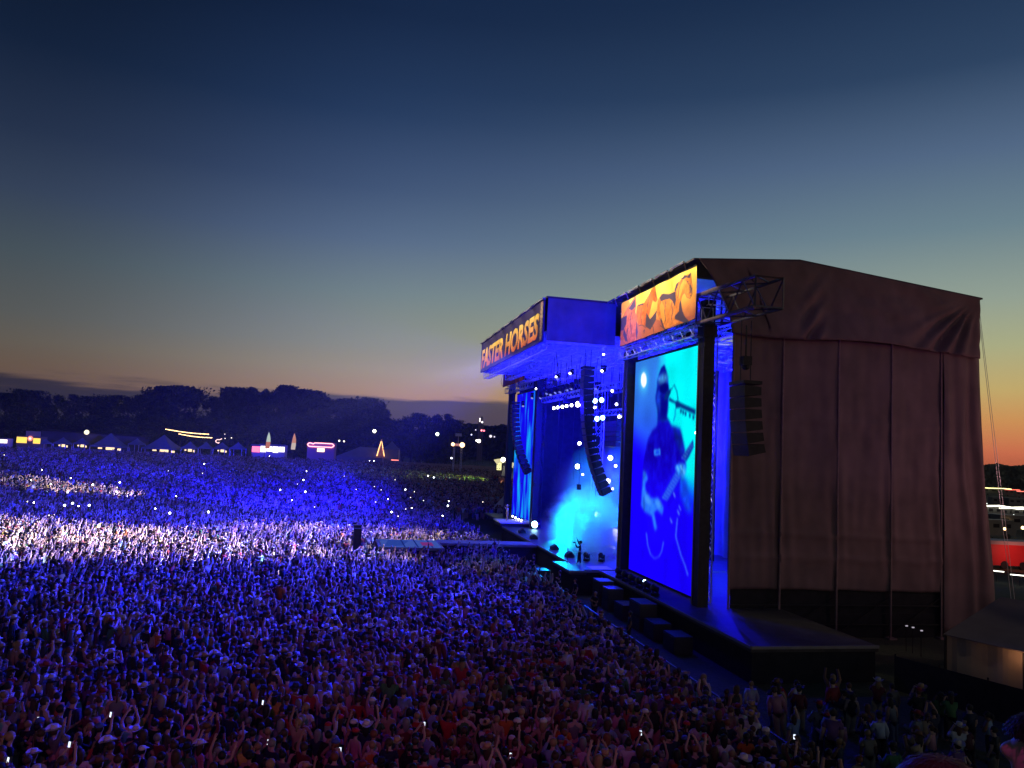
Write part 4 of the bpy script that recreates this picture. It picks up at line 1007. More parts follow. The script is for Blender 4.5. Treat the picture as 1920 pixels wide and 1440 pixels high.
# ---------------------------------------------------------------- smoke
def build_smoke():
    m = MB(); 
    lo, hi = (-3.6, 14.5, 1.72), (9.5, 37, 11.5)
    m.box(lo, hi); o = m.build('smoke', []); o.location = W(0, 0, 0); o.rotation_euler = (0, 0, A)
    mt = bpy.data.materials.new('stage_smoke'); mt.use_nodes = True; nt = mt.node_tree; N, L = nt.nodes, nt.links
    N.remove(N['Principled BSDF']); pv = N.new('ShaderNodeVolumePrincipled'); L.new(pv.outputs[0], N['Material Output'].inputs['Volume'])
    pv.inputs['Color'].default_value = (0.9, 0.92, 0.95, 1); pv.inputs['Anisotropy'].default_value = 0.3
    tcn = N.new('ShaderNodeTexCoord'); no = N.new('ShaderNodeTexNoise'); no.inputs['Scale'].default_value = 0.55; no.inputs['Detail'].default_value = 7; no.inputs['Roughness'].default_value = 0.6; no.inputs['Distortion'].default_value = 1.2
    L.new(tcn.outputs['Object'], no.inputs['Vector'])
    def M(op, a, b=None, c=None):
        n = N.new('ShaderNodeMath'); n.operation = op
        for i, v in enumerate((a, b, c)):
            if v is None: continue
            if isinstance(v, (int, float)): n.inputs[i].default_value = v
            else: L.new(v, n.inputs[i])
        return n.outputs[0]
    s = N.new('ShaderNodeSeparateXYZ'); L.new(tcn.outputs['Object'], s.inputs[0])
    def blob(cx, cy, cz, rx, ry, rz):
        d = M('ADD', M('ADD', M('POWER', M('ABSOLUTE', M('DIVIDE', M('SUBTRACT', s.outputs[0], cx), rx)), 2), M('POWER', M('ABSOLUTE', M('DIVIDE', M('SUBTRACT', s.outputs[1], cy), ry)), 2)),
                     M('POWER', M('ABSOLUTE', M('DIVIDE', M('SUBTRACT', s.outputs[2], cz), rz)), 2))
        return M('MAXIMUM', M('SUBTRACT', 1.0, d), 0.0)
    f0 = M('ADD', M('ADD', blob(1.0, 29, 2.8, 4.6, 6.0, 4.6), M('MULTIPLY', blob(-0.8, 22, 2.0, 2.6, 5.0, 2.8), 0.7)), M('MULTIPLY', blob(3.0, 25, 4.5, 6.0, 9.0, 6.5), 0.35))
    f = M('POWER', f0, 1.6)
    n2 = M('MAXIMUM', M('MULTIPLY', M('SUBTRACT', no.outputs['Fac'], 0.44), 8.0), 0.0)
    dens = M('ADD', M('MULTIPLY', M('MULTIPLY', f, n2), 1.1), M('MULTIPLY', M('POWER', blob(2.0, 25, 6.5, 5.4, 10.5, 4.9), 1.2), 0.035))
    L.new(dens, pv.inputs['Density'])
    o.data.materials.append(mt)
    tag(o, 'cyan lit smoke drifting over the middle of the stage', kind='stuff')
build_smoke()
#@@PART3
# ---------------------------------------------------------------- people
SKIN = [mat('skin_' + n, c, 0.6) for n, c in (('fair', (0.42, 0.28, 0.22)), ('rosy', (0.38, 0.23, 0.18)), ('tan', (0.28, 0.16, 0.11)), ('brown', (0.14, 0.075, 0.05)))]
HAIR = {n: mat('hair_' + n.replace(' ', '_'), c, 0.6) for n, c in (('black', (0.012, 0.01, 0.01)), ('brown', (0.05, 0.028, 0.016)), ('blond', (0.26, 0.17, 0.08)), ('grey', (0.17, 0.165, 0.16)), ('auburn', (0.16, 0.05, 0.025)))}
SHIRT = {n: c for n, c in (('white', (0.510, 0.503, 0.490)), ('black', (0.008, 0.008, 0.010)), ('grey', (0.136, 0.136, 0.143)), ('navy', (0.012, 0.015, 0.041)), ('red', (0.306, 0.020, 0.020)), ('orange', (0.408, 0.116, 0.020)),
                           ('pink', (0.422, 0.184, 0.218)), ('tan', (0.306, 0.224, 0.136)), ('olive', (0.068, 0.075, 0.034)), ('light blue', (0.170, 0.258, 0.374)), ('maroon', (0.109, 0.014, 0.020)), ('yellow', (0.442, 0.340, 0.054)), ('purple', (0.122, 0.048, 0.170)), ('green', (0.041, 0.136, 0.048)))}
SHM = {n: mat('cloth_' + n.replace(' ', '_'), c, 0.85, 0, 0.15, 6) for n, c in SHIRT.items()}
TRM = {n: mat('trouser_' + n, c, 0.85) for n, c in (('denim', (0.07, 0.1, 0.2)), ('black', (0.015, 0.015, 0.017)), ('khaki', (0.35, 0.27, 0.17)))}
HATM = {n: mat('hat_' + n, c, 0.8) for n, c in (('white', (0.55, 0.52, 0.48)), ('straw', (0.42, 0.29, 0.14)), ('black', (0.015, 0.015, 0.015)), ('brown', (0.12, 0.06, 0.03)), ('red', (0.4, 0.03, 0.03)), ('blue', (0.05, 0.08, 0.3)))}
MAT0 = SKIN[0]

def skin_mesh(nodes, edges, sub, name, flat=True):
    me = bpy.data.meshes.new(name)
    me.from_pydata([n[:3] for n in nodes], edges, [])
    o = bpy.data.objects.new(name, me); COL.objects.link(o)
    md = o.modifiers.new('skin', 'SKIN'); md.use_smooth_shade = True; md.branch_smoothing = 0.3
    sv = me.skin_vertices[0].data
    for i, n in enumerate(nodes): sv[i].radius = (n[3], n[3]); sv[i].use_root = (i == 0)
    if sub:
        s = o.modifiers.new('sub', 'SUBSURF'); s.levels = sub; s.render_levels = sub
    bpy.context.view_layer.update()
    dg = bpy.context.evaluated_depsgraph_get()
    r = bpy.data.meshes.new_from_object(o.evaluated_get(dg)); r.name = name
    bpy.data.objects.remove(o); bpy.data.meshes.remove(me)
    if flat:
        n = len(r.vertices); co = np.empty(n * 3); r.vertices.foreach_get('co', co); co = co.reshape(-1, 3)
        k = (np.abs(co[:, 0]) < 0.24) & (co[:, 2] > 0.8) & (co[:, 2] < 1.42) & (np.abs(co[:, 1]) < 0.24)
        co[k, 1] *= 0.76
        r.vertices.foreach_set('co', co.reshape(-1)); r.update()
    return r
ARM = {  # elbow, wrist for the side s
    'down': lambda s: ((s * .245, -.03, 1.10), (s * .26, .07, .87)),
    'up': lambda s: ((s * .27, .07, 1.56), (s * .22, .13, 1.83)),
    'wave': lambda s: ((s * .37, .02, 1.46), (s * .40, .09, 1.73)),
    'phone': lambda s: ((s * .24, .24, 1.24), (s * .07, .36, 1.52)),
    'high': lambda s: ((s * .23, .16, 1.58), (s * .10, .26, 1.82)),
    'hip': lambda s: ((s * .38, -.07, 1.13), (s * .2, .07, .99)),
    'cross': lambda s: ((s * .25, .10, 1.11), (-s * .03, .2, 1.17)),
    'drink': lambda s: ((s * .25, .09, 1.10), (s * .18, .33, 1.19)),
}
def skeleton(la, ra, stride=0.0, fingers=True):
    N = [(0, 0, .95, .125), (0, 0, 1.09, .112), (0, .005, 1.27, .135), (0, 0, 1.42, .068), (0, .01, 1.475, .056), (0, .035, 1.535, .064), (0, .02, 1.615, .088), (0, .005, 1.685, .06)]
    E = [(0, 1), (1, 2), (2, 3), (3, 4), (4, 5), (5, 6), (6, 7)]
    def add(p, r, par):
        N.append((p[0], p[1], p[2], r)); E.append((par, len(N) - 1)); return len(N) - 1
    add((0, .125, 1.605), .014, 6)
    for s in (-1, 1): add((s * .095, -.0, 1.61), .018, 6)
    for s, a in ((-1, la), (1, ra)):
        sh = add((s * .175, -.005, 1.365), .07, 2)
        e, w = ARM[a](s)
        el = add(e, .046, sh); wr = add(w, .032, el)
        d = (Vector(w) - Vector(e)).normalized(); h = Vector(w) + d * .07
        ha = add(h, .036, wr)
        if fingers:
            side = d.cross(Vector((0, 0, 1)) if abs(d.z) < .8 else Vector((0, 1, 0))).normalized(); bend = side.cross(d)
            for k in range(4):
                o = h + side * (k - 1.5) * .02 + d * .03; L = (.055, .066, .062, .048)[k]
                f1 = add(o + d * L * .6 + bend * .008, .0095, ha); add(o + d * L + bend * .03, .008, f1)
            add(Vector(w) + d * .05 + side * -.06 + bend * .02, .011, wr)
    for s in (-1, 1):
        hp = add((s * .09, 0, .88), .095, 0); kn = add((s * .1, .02 + s * stride, .5), .062, hp); an = add((s * .105, s * stride * 1.6, .09), .042, kn); add((s * .12, .15 + s * stride * 1.6, .045), .04, an)
    return N, E
def body_mesh(la, ra, sub, stride=0, name='person'):
    N, E = skeleton(la, ra, stride, fingers=sub > 0)
    return skin_mesh(N, E, sub, name)
def shirt_mesh(kind, la, ra, sub):
    N = [(0, 0, .90, .155), (0, 0, 1.08, .142), (0, .005, 1.27, .158), (0, 0, 1.40, .082)]; E = [(0, 1), (1, 2), (2, 3)]
    for s, a in ((-1, la), (1, ra)):
        e, w = (Vector(p) for p in ARM[a](s))
        S0 = Vector((s * .175, -.005, 1.368))
        N.append((*S0, .066 if kind == 'tank top' else .086)); E.append((2, len(N) - 1)); i = len(N) - 1
        if kind == 'T-shirt': N.append((*(S0.lerp(e, .62)), .070)); E.append((i, len(N) - 1))
        elif kind != 'tank top':
            N.append((*e, .062)); E.append((i, len(N) - 1)); N.append((*(e.lerp(w, .93)), .045)); E.append((len(N) - 2, len(N) - 1))
    return skin_mesh(N, E, sub, 'shirt')
def trouser_mesh(short, sub, stride=0):
    N = [(0, 0, .96, .14)]; E = []
    for s in (-1, 1):
        N.append((s * .09, 0, .87, .112)); E.append((0, len(N) - 1))
        N.append((s * .1, .02 + s * stride, .5, .086)); E.append((len(N) - 2, len(N) - 1))
        if not short: N.append((s * .105, s * stride * 1.6, .11, .068)); E.append((len(N) - 2, len(N) - 1))
    return skin_mesh(N, E, sub, 'trousers')
def hair_mesh(kind, n=12):
    bm = bmesh.new(); bmesh.ops.create_uvsphere(bm, u_segments=n, v_segments=max(6, n * 2 // 3), radius=1)
    for v in bm.verts: v.co = Vector((v.co.x * .106, v.co.y * .118 - .006, v.co.z * .112 + 1.625))
    lo = 1.545
    dele = [f for f in bm.faces if (lambda c: (c.y > .035 and c.z < 1.668) or c.z < lo)(f.calc_center_median())]
    if kind == 'long':
        dele = [f for f in bm.faces if (lambda c: c.y > .03 and c.z < 1.668)(f.calc_center_median())]
    bmesh.ops.delete(bm, geom=dele, context='FACES')
    if kind == 'long':
        for v in bm.verts:
            if v.co.z < 1.61:
                t = (1.61 - v.co.z) / .1
                v.co.z = 1.61 - t * .30; v.co.y = v.co.y - .035 * min(1, t); v.co.x *= 1.12 + .1 * t
    me = bpy.data.meshes.new('hair'); bm.to_mesh(me); bm.free()
    me.polygons.foreach_set('use_smooth', [True] * len(me.polygons))
    if kind in ('ponytail', 'bun'):
        mb = MB(); mb.add([v.co for v in me.vertices], [tuple(p.vertices) for p in me.polygons])
        if kind == 'ponytail':
            mb.bar((0, -.1, 1.66), (0, -.17, 1.62), .028, 6, .045); mb.bar((0, -.17, 1.62), (0, -.165, 1.40), .045, 6, .016)
        else: mb.ball((0, -.075, 1.735), .055, 6)
        mb.smooth = True; me = mb.mesh('hair', MAT0); me.materials.clear()
    return me
def hat_mesh(kind, n=14):
    mb = MB(); mb.smooth = True
    if kind == 'cap':
        mb.lathe((0, -.004, 1.655), [(.116, 0), (.113, .035), (.09, .075), (.04, .098), (.005, .1)], n)
        mb.add([(-.075, .085, 1.665), (.075, .085, 1.665), (.06, .185, 1.648), (-.06, .185, 1.648), (-.075, .085, 1.672), (.075, .085, 1.672), (.06, .185, 1.656), (-.06, .185, 1.656)], [(0, 1, 2, 3), (7, 6, 5, 4), (3, 2, 6, 7)])
    elif kind == 'cowboy hat':
        def brim(s, q):
            a = 2 * math.pi * s; r = .1 + .105 * q
            x, y = r * math.cos(a) * 1.0, r * math.sin(a) * 1.12
            return (x, y, 1.678 + .085 * abs(math.cos(a)) ** 2 * q * q - .012 * q * abs(math.sin(a)))
        mb.grid(brim, n + 4, 3)
        mb.lathe((0, 0, 1.675), [(.108, 0), (.104, .06), (.09, .115), (.06, .13), (.01, .112)], n)
    else:
        mb.lathe((0, 0, 1.63), [(.175, -.01), (.118, .05), (.1, .1), (.05, .12), (.005, .122)], n)
    me = mb.mesh('hat', MAT0); me.materials.clear()
    return me
_cache = {}
def cached(key, fn):
    if key not in _cache: _cache[key] = fn()
    return _cache[key]
def with_slot(me, m):
    if not me.materials: me.materials.append(m)
    return me
def child(name, me, m, parent):
    with_slot(me, m)
    o = bpy.data.objects.new(name, me); COL.objects.link(o); o.parent = parent
    o.material_slots[0].link = 'OBJECT'; o.material_slots[0].material = m
    return o
def make_person(loc, yaw, scale, la, ra, skin, shirt_kind, shirt_m, short, tr_m, hair_kind, hair_m, hat_kind, hat_m, sub=1, stride=0.0):
    b = cached(('b', la, ra, sub, stride), lambda: body_mesh(la, ra, sub, stride))
    o = child('person', b, skin, None)
    o.location = loc; o.rotation_euler = (RND.uniform(-.04, .04), RND.uniform(-.04, .04), yaw); o.scale = (scale,) * 3
    child('shirt', cached(('s', shirt_kind, la, ra, sub), lambda: shirt_mesh(shirt_kind, la, ra, sub)), shirt_m, o)
    child('shorts' if short else 'trousers', cached(('t', short, sub, stride), lambda: trouser_mesh(short, sub, stride)), tr_m, o)
    if hair_kind: child('hair', cached(('h', hair_kind, sub), lambda: hair_mesh(hair_kind, 12 + 4 * sub)), hair_m, o)
    if hat_kind: child('hat', cached(('hat', hat_kind, sub), lambda: hat_mesh(hat_kind)), hat_m, o)
    return o
# performers
p = W(-3.6, 43.9, 2.2)
o = make_person(p, A + rad(100), 1.0, 'phone', 'down', SKIN[0], 'T-shirt', SHM['white'], False, TRM['khaki'], 'short', HAIR['brown'], 'cowboy hat', HATM['white'])
tag(o, 'singer in white hat, white shirt and pale trousers on the far riser', 'person')
p = W(-3.95, 15.7, 1.7)
o = make_person(p, A + rad(70), 1.02, 'phone', 'high', SKIN[1], 'hoodie', SHM['black'], False, TRM['black'], 'short', HAIR['black'], 'cap', HATM['black'], stride=.06)
tag(o, 'man in black holding a camera up to his face on the thrust', 'person')
cp = p + Vector((0, 0, 1.62)) + Vector((-math.sin(A + rad(70)), math.cos(A + rad(70)), 0)) * .36
m = MB(); m.cbox((0, 0, 0), (.13, .1, .1)); m.lathe((0, .05, 0), [(.045, 0), (.05, .12)], 10, (0, 1, 0)); o = m.build('camera', M_black); o.location = cp; o.rotation_euler = (0, 0, A + rad(70)); tag(o, 'black photo camera held by the man on the thrust', 'camera')
for v, u, k, lab in ((3.4, 2.55, 'black', 'stagehand in black standing in the side stage gap by the tower'), (6.5, 18.5, 'navy', 'bass player in dark clothes at the back of the stage'), (2.5, 35, 'black', 'guitarist in dark clothes in front of the far end of the smoke')):
    o = make_person(W(v, u, 1.7), A + rad(95), 1.0, 'drink', 'cross', SKIN[1], 'T-shirt', SHM[k], False, TRM['black'], 'short', HAIR['brown'], None, None); tag(o, lab, 'person')

for k, (v, u, lab) in enumerate(((-6.3, 12.5, 'guard in the pit at the near thrust corner'), (-6.2, 9.0, 'guard in the pit before the first subwoofers'), (-6.4, 4.6, 'guard in the pit before the big screen'), (-6.3, -1.0, 'guard in the pit by the wing corner'), (-6.3, 20.5, 'guard in the pit before the middle of the stage'))):
    p = W(v, u, 0); o = make_person((p.x, p.y, gz(p.x, p.y)), A + rad(90 + 20 * (k % 3) - 10), 1.02, 'down' if k % 2 else 'cross', 'down' if k % 2 else 'cross', SKIN[k % 4], 'T-shirt', SHM[('black', 'navy')[k % 2]], False, TRM['black'], 'short', HAIR[('black', 'brown', 'grey')[k % 3]], None, None)
    tag(o, lab + ' wearing dark clothes', 'person')
# ---- placement of the audience
STAGE_C = W(-2, 27, 0)
def in_crowd(x, y):
    v, u = to_uv((x, y))
    if y < 17: return 0
    if u < 62 and v > -7.9:
        if u < -12.8 and v < 1.0 and u > -30: return 2             # thin crowd beyond the barricade
        return 0
    if u >= 62 and (x > 6 or v > 14): return 0
    if x < -0.74 * y - 6: return 0
    if -19.6 < v < -4 and 22.0 < u < 29.8 and not (v > -13 and u < 25.8): return 0
    if -22 < v < -19 and 23 < u < 27.4: return 0
    if 31.2 < y < 33.4 and -21 < x < -13.2: return 0               # bare aisle
    if math.hypot(x, y) > 216: return 0
    if -3.5 < x < 9 and 158 < y < 176: return 0                    # vendor stall
    return 1
pts = []
def sample(y0, y1, step):
    y = y0
    while y < y1:
        x = -0.76 * y - 8
        while x < 26:
            px, py = x + RND.uniform(-.46, .46) * step, y + RND.uniform(-.46, .46) * step
            c = in_crowd(px, py)
            if c == 1 or (c == 2 and RND.random() < .30): pts.append((px, py))
            x += step
        y += step
sample(17.2, 46, 0.63); sample(46, 95, 0.70); sample(95, 216, 0.98)
def yaw_to(x, y, spread=.3):
    t = STAGE_C if RND.random() < .85 else Vector((8, 46, 0))
    return math.atan2(t.y - y, t.x - x) - math.pi / 2 + RND.gauss(0, spread)
def visible(x, y):
    d = Vector((x, y, 1.2)) - CAMP; f = d.dot(_fwd)
    X = 960 + FPX * d.dot(_cx) / f; Yp = 720 - FPX * d.dot(_cy) / f
    return -25 < X < 1945 and Yp < 1475, X, Yp
cand = sorted((math.hypot(x, y), x, y) for x, y in pts if visible(x, y)[0])
near = cand[:296]
NEARSET = {(x, y) for _, x, y in near}
used_looks = set()
HK = [('short', 'short {c} hair'), ('short', 'short {c} hair'), ('long', 'long {c} hair'), ('ponytail', '{c} ponytail'), ('bun', '{c} hair bun')]
POSES = [('down', 'down', 'arms loose'), ('down', 'down', 'standing still'), ('drink', 'cross', 'arms held in front'), ('down', 'cross', 'one arm across the body'), ('hip', 'drink', 'one hand on hip'), ('down', 'down', 'arms at sides'), ('down', 'down', 'arms at sides'), ('down', 'down', 'arms hanging'), ('drink', 'drink', 'both hands held forward'), ('hip', 'down', 'left hand on hip'), ('down', 'hip', 'right hand on hip'), ('cross', 'cross', 'arms folded'), ('hip', 'hip', 'hands on hips'), ('drink', 'down', 'left hand held forward'), ('down', 'up', 'right arm raised'),
         ('up', 'down', 'left arm raised'), ('up', 'wave', 'both arms raised'), ('phone', 'phone', 'both hands before face'), ('high', 'high', 'hands held overhead'), ('down', 'drink', 'right hand held forward')]
SHW = ['white', 'white', 'white', 'black', 'black', 'black', 'black', 'black', 'grey', 'grey', 'navy', 'navy', 'navy', 'red', 'orange', 'pink', 'tan', 'tan', 'olive', 'light blue', 'maroon', 'maroon', 'yellow', 'purple', 'green']
def zone(X, Y):
    h = 'far left' if X < 320 else 'left' if X < 700 else 'middle' if X < 1080 else 'right' if X < 1400 else 'far right'
    v = 'bottom edge' if Y > 1360 else 'lower rows' if Y > 1290 else 'upper rows'
    return v, h
M_phone = emi('phone_screen_glow', (0.75, 0.85, 1.0), 1.6)
nphone = 0
for d, x, y in near:
    for _ in range(400):
        sk = RND.choice(SHW); kind = RND.choice(['T-shirt', 'T-shirt', 'T-shirt', 'tank top', 'hoodie'])
        hk, hd = RND.choice(HK); hc = RND.choice(['black', 'black', 'black', 'brown', 'brown', 'brown', 'blond', 'grey', 'auburn'])
        r = RND.random(); hat = None; hm = None
        if r < .10: hat, hm = 'cowboy hat', RND.choice(['white', 'white', 'straw', 'brown', 'black'])
        elif r < .24: hat, hm = 'cap', RND.choice(['white', 'black', 'red', 'blue'])
        la, ra, pd = RND.choice(POSES)
        v_, u_ = to_uv((x, y))
        if u_ < -12 and v_ > -7 and pd in ('both arms raised', 'hands held overhead'): continue
        head = (f'{hm} {hat}' if hat else hd.format(c=hc))
        look = (sk, kind, head, pd)
        if look not in used_looks: used_looks.add(look); break
    yaw = yaw_to(x, y, .28); sc = RND.gauss(1.0, .05)
    o = make_person((x, y, gz(x, y)), yaw, sc, la, ra, RND.choice(SKIN[:3] + SKIN), kind, SHM[sk], RND.random() < .4, TRM[RND.choice(['denim', 'black', 'khaki'])], 'short' if hat == 'cap' and hk == 'bun' else hk, HAIR[hc], hat, HATM.get(hm))
    _, X, Y = visible(x, y); vz, hz = zone(X, Y)
    tag(o, f'person in {sk} {kind} with {head}, {pd}', 'person', 'audience members nearest the viewer')
    if RND.random() < .33 and pd in ('hands held overhead', 'both hands before face'):
        e = Vector((0, .42, 1.60)) if 'face' in pd else Vector((0, .30, 1.90))
        q = Matrix.Rotation(yaw, 4, 'Z') @ (e * sc)
        m = MB(); m.cbox((0, 0, 0), (.075, .012, .15)); ph = m.build('phone', M_black); ph.location = Vector((x, y, gz(x, y))) + q; ph.rotation_euler = (-.15, 0, yaw)
        m = MB(); m.box((-.033, -.010, -.068), (.033, -.0065, .068)); m.build('phone_screen', M_phone, ph)
        tag(ph, f'glowing phone held by the person in {sk} {kind} with {head}', 'phone', 'phones held up by the nearest people'); nphone += 1

# ---- the rest of the audience: one crowd of instanced figures
def hash_mat(name, stops, rough=0.8):
    m = bpy.data.materials.new(name); m.use_nodes = True; nt = m.node_tree
    oi = nt.nodes.new('ShaderNodeObjectInfo'); cr = nt.nodes.new('ShaderNodeValToRGB'); cr.color_ramp.interpolation = 'CONSTANT'
    wn_ = nt.nodes.new('ShaderNodeTexWhiteNoise'); wn_.noise_dimensions = '1D'
    mu = nt.nodes.new('ShaderNodeMath'); mu.operation = 'MULTIPLY_ADD'; mu.inputs[1].default_value = 97.0; mu.inputs[2].default_value = (sum(map(ord, name)) % 50) * 1.0
    nt.links.new(oi.outputs['Random'], mu.inputs[0]); nt.links.new(mu.outputs[0], wn_.inputs['W']); nt.links.new(wn_.outputs['Value'], cr.inputs[0])
    while len(cr.color_ramp.elements) < len(stops): cr.color_ramp.elements.new(.5)
    for i, c in enumerate(stops): cr.color_ramp.elements[i].position = i / len(stops); cr.color_ramp.elements[i].color = tuple(c[:3]) + (1,)
    b = nt.nodes['Principled BSDF']; b.inputs['Roughness'].default_value = rough; nt.links.new(cr.outputs[0], b.inputs['Base Color'])
    return m
C_skin = hash_mat('crowd_skin', [(0.44, 0.3, 0.24), (0.4, 0.25, 0.19), (0.42, 0.28, 0.21), (0.3, 0.17, 0.12), (0.14, 0.075, 0.05)])
C_shirt = hash_mat('crowd_shirt', [SHIRT[k] for k in SHW])
C_trou = hash_mat('crowd_trousers', [(0.07, 0.1, 0.2), (0.015, 0.015, 0.017), (0.35, 0.27, 0.17)])
C_hair = hash_mat('crowd_hair', [(0.012, 0.01, 0.01), (0.05, 0.028, 0.016), (0.2, 0.13, 0.06), (0.03, 0.018, 0.012), (0.012, 0.01, 0.01), (0.08, 0.035, 0.02)])
C_hat = hash_mat('crowd_hat', [(0.4, 0.37, 0.33), (0.3, 0.2, 0.1), (0.015, 0.015, 0.015), (0.12, 0.06, 0.03), (0.02, 0.02, 0.05), (0.2, 0.02, 0.02)])
def merged(la, ra, kind, hair, hat, name):
    V, Fc, MI = [], [], []
    for me, mi in ((body_mesh(la, ra, 0), 0), (shirt_mesh(kind, la, ra, 0), 1), (trouser_mesh(False, 0), 2), (hair_mesh(hair, 8) if hair else None, 3), (hat_mesh(hat, 8) if hat else None, 4)):
        if me is None: continue
        b = len(V); V += [v.co.copy() for v in me.vertices]; Fc += [tuple(i + b for i in p.vertices) for p in me.polygons]; MI += [mi] * len(me.polygons)
    me = bpy.data.meshes.new(name); me.from_pydata([tuple(v) for v in V], [], Fc)
    for m in (C_skin, C_shirt, C_trou, C_hair, C_hat): me.materials.append(m)
    me.polygons.foreach_set('material_index', MI); me.polygons.foreach_set('use_smooth', [True] * len(Fc)); me.update()
    return me
FIG = [('down', 'down', 'T-shirt', 'short', None), ('down', 'up', 'T-shirt', 'long', None), ('up', 'up', 'tank top', 'long', None), ('down', 'wave', 'T-shirt', 'short', 'cap'), ('drink', 'down', 'hoodie', 'short', 'cowboy hat'),
       ('cross', 'cross', 'tank top', 'ponytail', None), ('high', 'high', 'T-shirt', 'short', None), ('up', 'wave', 'hoodie', 'short', 'cap'), ('up', 'down', 'tank top', 'bun', None), ('down', 'down', 'tank top', 'long', None),
       ('phone', 'phone', 'T-shirt', 'long', 'cowboy hat'), ('wave', 'high', 'T-shirt', 'short', None), ('down', 'down', 'hoodie', 'short', None), ('up', 'high', 'tank top', 'ponytail', None)]
figcol = bpy.data.collections.new('crowd_figures')
for i, f in enumerate(FIG):
    figcol.objects.link(bpy.data.objects.new('figure_%02d' % i, merged(*f, 'figure')))
far = [(x, y) for x, y in pts if (x, y) not in NEARSET and math.hypot(x, y) > near[-1][0] - .3 or (not visible(x, y)[0] and (x, y) not in NEARSET and math.hypot(x, y) > 19)]
raised = [1, 2, 3, 6, 7, 8, 11, 13]; calm = [0, 4, 5, 9, 10, 12]
cv, rots, scs, idx = [], [], [], []
for x, y in far:
    v_, u_ = to_uv((x, y))
    lively = .62 if (12 < u_ < 56 and v_ > -75) else (.25 if y > 46 else .04)
    cv.append((x, y, gz(x, y))); rots.append((RND.gauss(0, .06), RND.gauss(0, .08), yaw_to(x, y, .35)))
    scs.append(RND.gauss(1.0, .06) * (1.16 if RND.random() < .03 else 1)); idx.append(RND.choice(raised) if RND.random() < lively else RND.choice(calm))
me = bpy.data.meshes.new('crowd'); me.from_pydata(cv, [], [])
def attr(nm, ty, data, key):
    a = me.attributes.new(nm, ty, 'POINT'); a.data.foreach_set(key, np.array(data).reshape(-1))
attr('rot', 'FLOAT_VECTOR', np.array(rots, np.float32), 'vector'); attr('siz', 'FLOAT', np.array(scs, np.float32), 'value'); attr('pick', 'INT', np.array(idx, np.int32), 'value')
crowd = bpy.data.objects.new('crowd', me); COL.objects.link(crowd)
ng = bpy.data.node_groups.new('crowd', 'GeometryNodeTree')
ng.interface.new_socket('Geometry', in_out='INPUT', socket_type='NodeSocketGeometry'); ng.interface.new_socket('Geometry', in_out='OUTPUT', socket_type='NodeSocketGeometry')
gi, go_ = ng.nodes.new('NodeGroupInput'), ng.nodes.new('NodeGroupOutput')
ci = ng.nodes.new('GeometryNodeCollectionInfo'); ci.inputs['Collection'].default_value = figcol; ci.inputs['Separate Children'].default_value = True; ci.inputs['Reset Children'].default_value = True
ip = ng.nodes.new('GeometryNodeInstanceOnPoints'); ip.inputs['Pick Instance'].default_value = True
def na(nm, ty):
    n = ng.nodes.new('GeometryNodeInputNamedAttribute'); n.data_type = ty; n.inputs['Name'].default_value = nm; return n.outputs['Attribute']
ng.links.new(gi.outputs[0], ip.inputs['Points']); ng.links.new(ci.outputs[0], ip.inputs['Instance']); ng.links.new(na('pick', 'INT'), ip.inputs['Instance Index'])
ng.links.new(na('rot', 'FLOAT_VECTOR'), ip.inputs['Rotation']); ng.links.new(na('siz', 'FLOAT'), ip.inputs['Scale']); ng.links.new(ip.outputs[0], go_.inputs[0])
md = crowd.modifiers.new('figures', 'NODES'); md.node_group = ng
tag(crowd, 'dense concert crowd filling the field behind the nearest people', kind='stuff')
print('crowd', len(near), len(far), 'phones', nphone, 'near limit', near[-1][0])

# two people standing on the viewing deck in front of the viewer
def strand_hair(kind, seed):
    base = hair_mesh(kind, 24); mb = MB(); mb.smooth = True
    mb.add([v.co for v in base.vertices], [tuple(p.vertices) for p in base.polygons]); r = random.Random(seed)
    for k in range(1500):
        a = r.uniform(0, 6.283); t = r.uniform(0, 1.15); cen = Vector((0, -.006, 1.625)); pts_ = []
        n = 6; L = r.uniform(.5, 1.0) * (1.5 if kind == 'long' else .55); a2 = a + r.gauss(0, .25)
        for i in range(n):
            th = t + L * i / n; aa = a + (a2 - a) * i / n; rr = 1.02 + .05 * r.random() + .02 * i
            d = Vector((math.sin(th) * math.cos(aa) * .106, math.sin(th) * math.sin(aa) * .118, math.cos(th) * .112)) * rr
            if th > 1.6: d = Vector((math.cos(aa) * .112 * rr, math.sin(aa) * .122 * rr, -.16 * (th - 1.6)))
            p = cen + d
            if p.y > .06 and p.z < 1.665: break
            pts_.append(p)
        for i in range(len(pts_) - 1):
            p, q = pts_[i], pts_[i + 1]; s_ = Vector((-math.sin(a), math.cos(a), 0)) * .0026 * (1 - .5 * i / n)
            mb.add([p - s_, p + s_, q + s_ * .8, q - s_ * .8], [(0, 1, 2, 3)])
    me = mb.mesh('hair', MAT0); me.materials.clear(); return me
o = make_person((1.09, 1.95, 7.58), rad(5), 0.99, 'down', 'cross', SKIN[1], 'hoodie', SHM['maroon'], False, TRM['denim'], None, None, None, None, sub=2)
child('hair', strand_hair('long', 1), HAIR['brown'], o)
tag(o, 'person with long dark hair, back of head close to the viewer at lower right', 'person')
o = make_person((1.66, 2.5, 7.62), rad(60), 0.945, 'down', 'drink', SKIN[0], 'T-shirt', SHM['navy'], False, TRM['denim'], None, None, None, None, sub=2)
child('hair', strand_hair('short', 2), HAIR['black'], o)
tag(o, 'close person with short black hair turned sideways in the bottom right corner', 'person')
t = empty('viewing_deck', 'raised steel viewing deck under the two close people', 'platform', (0, 1, 0))
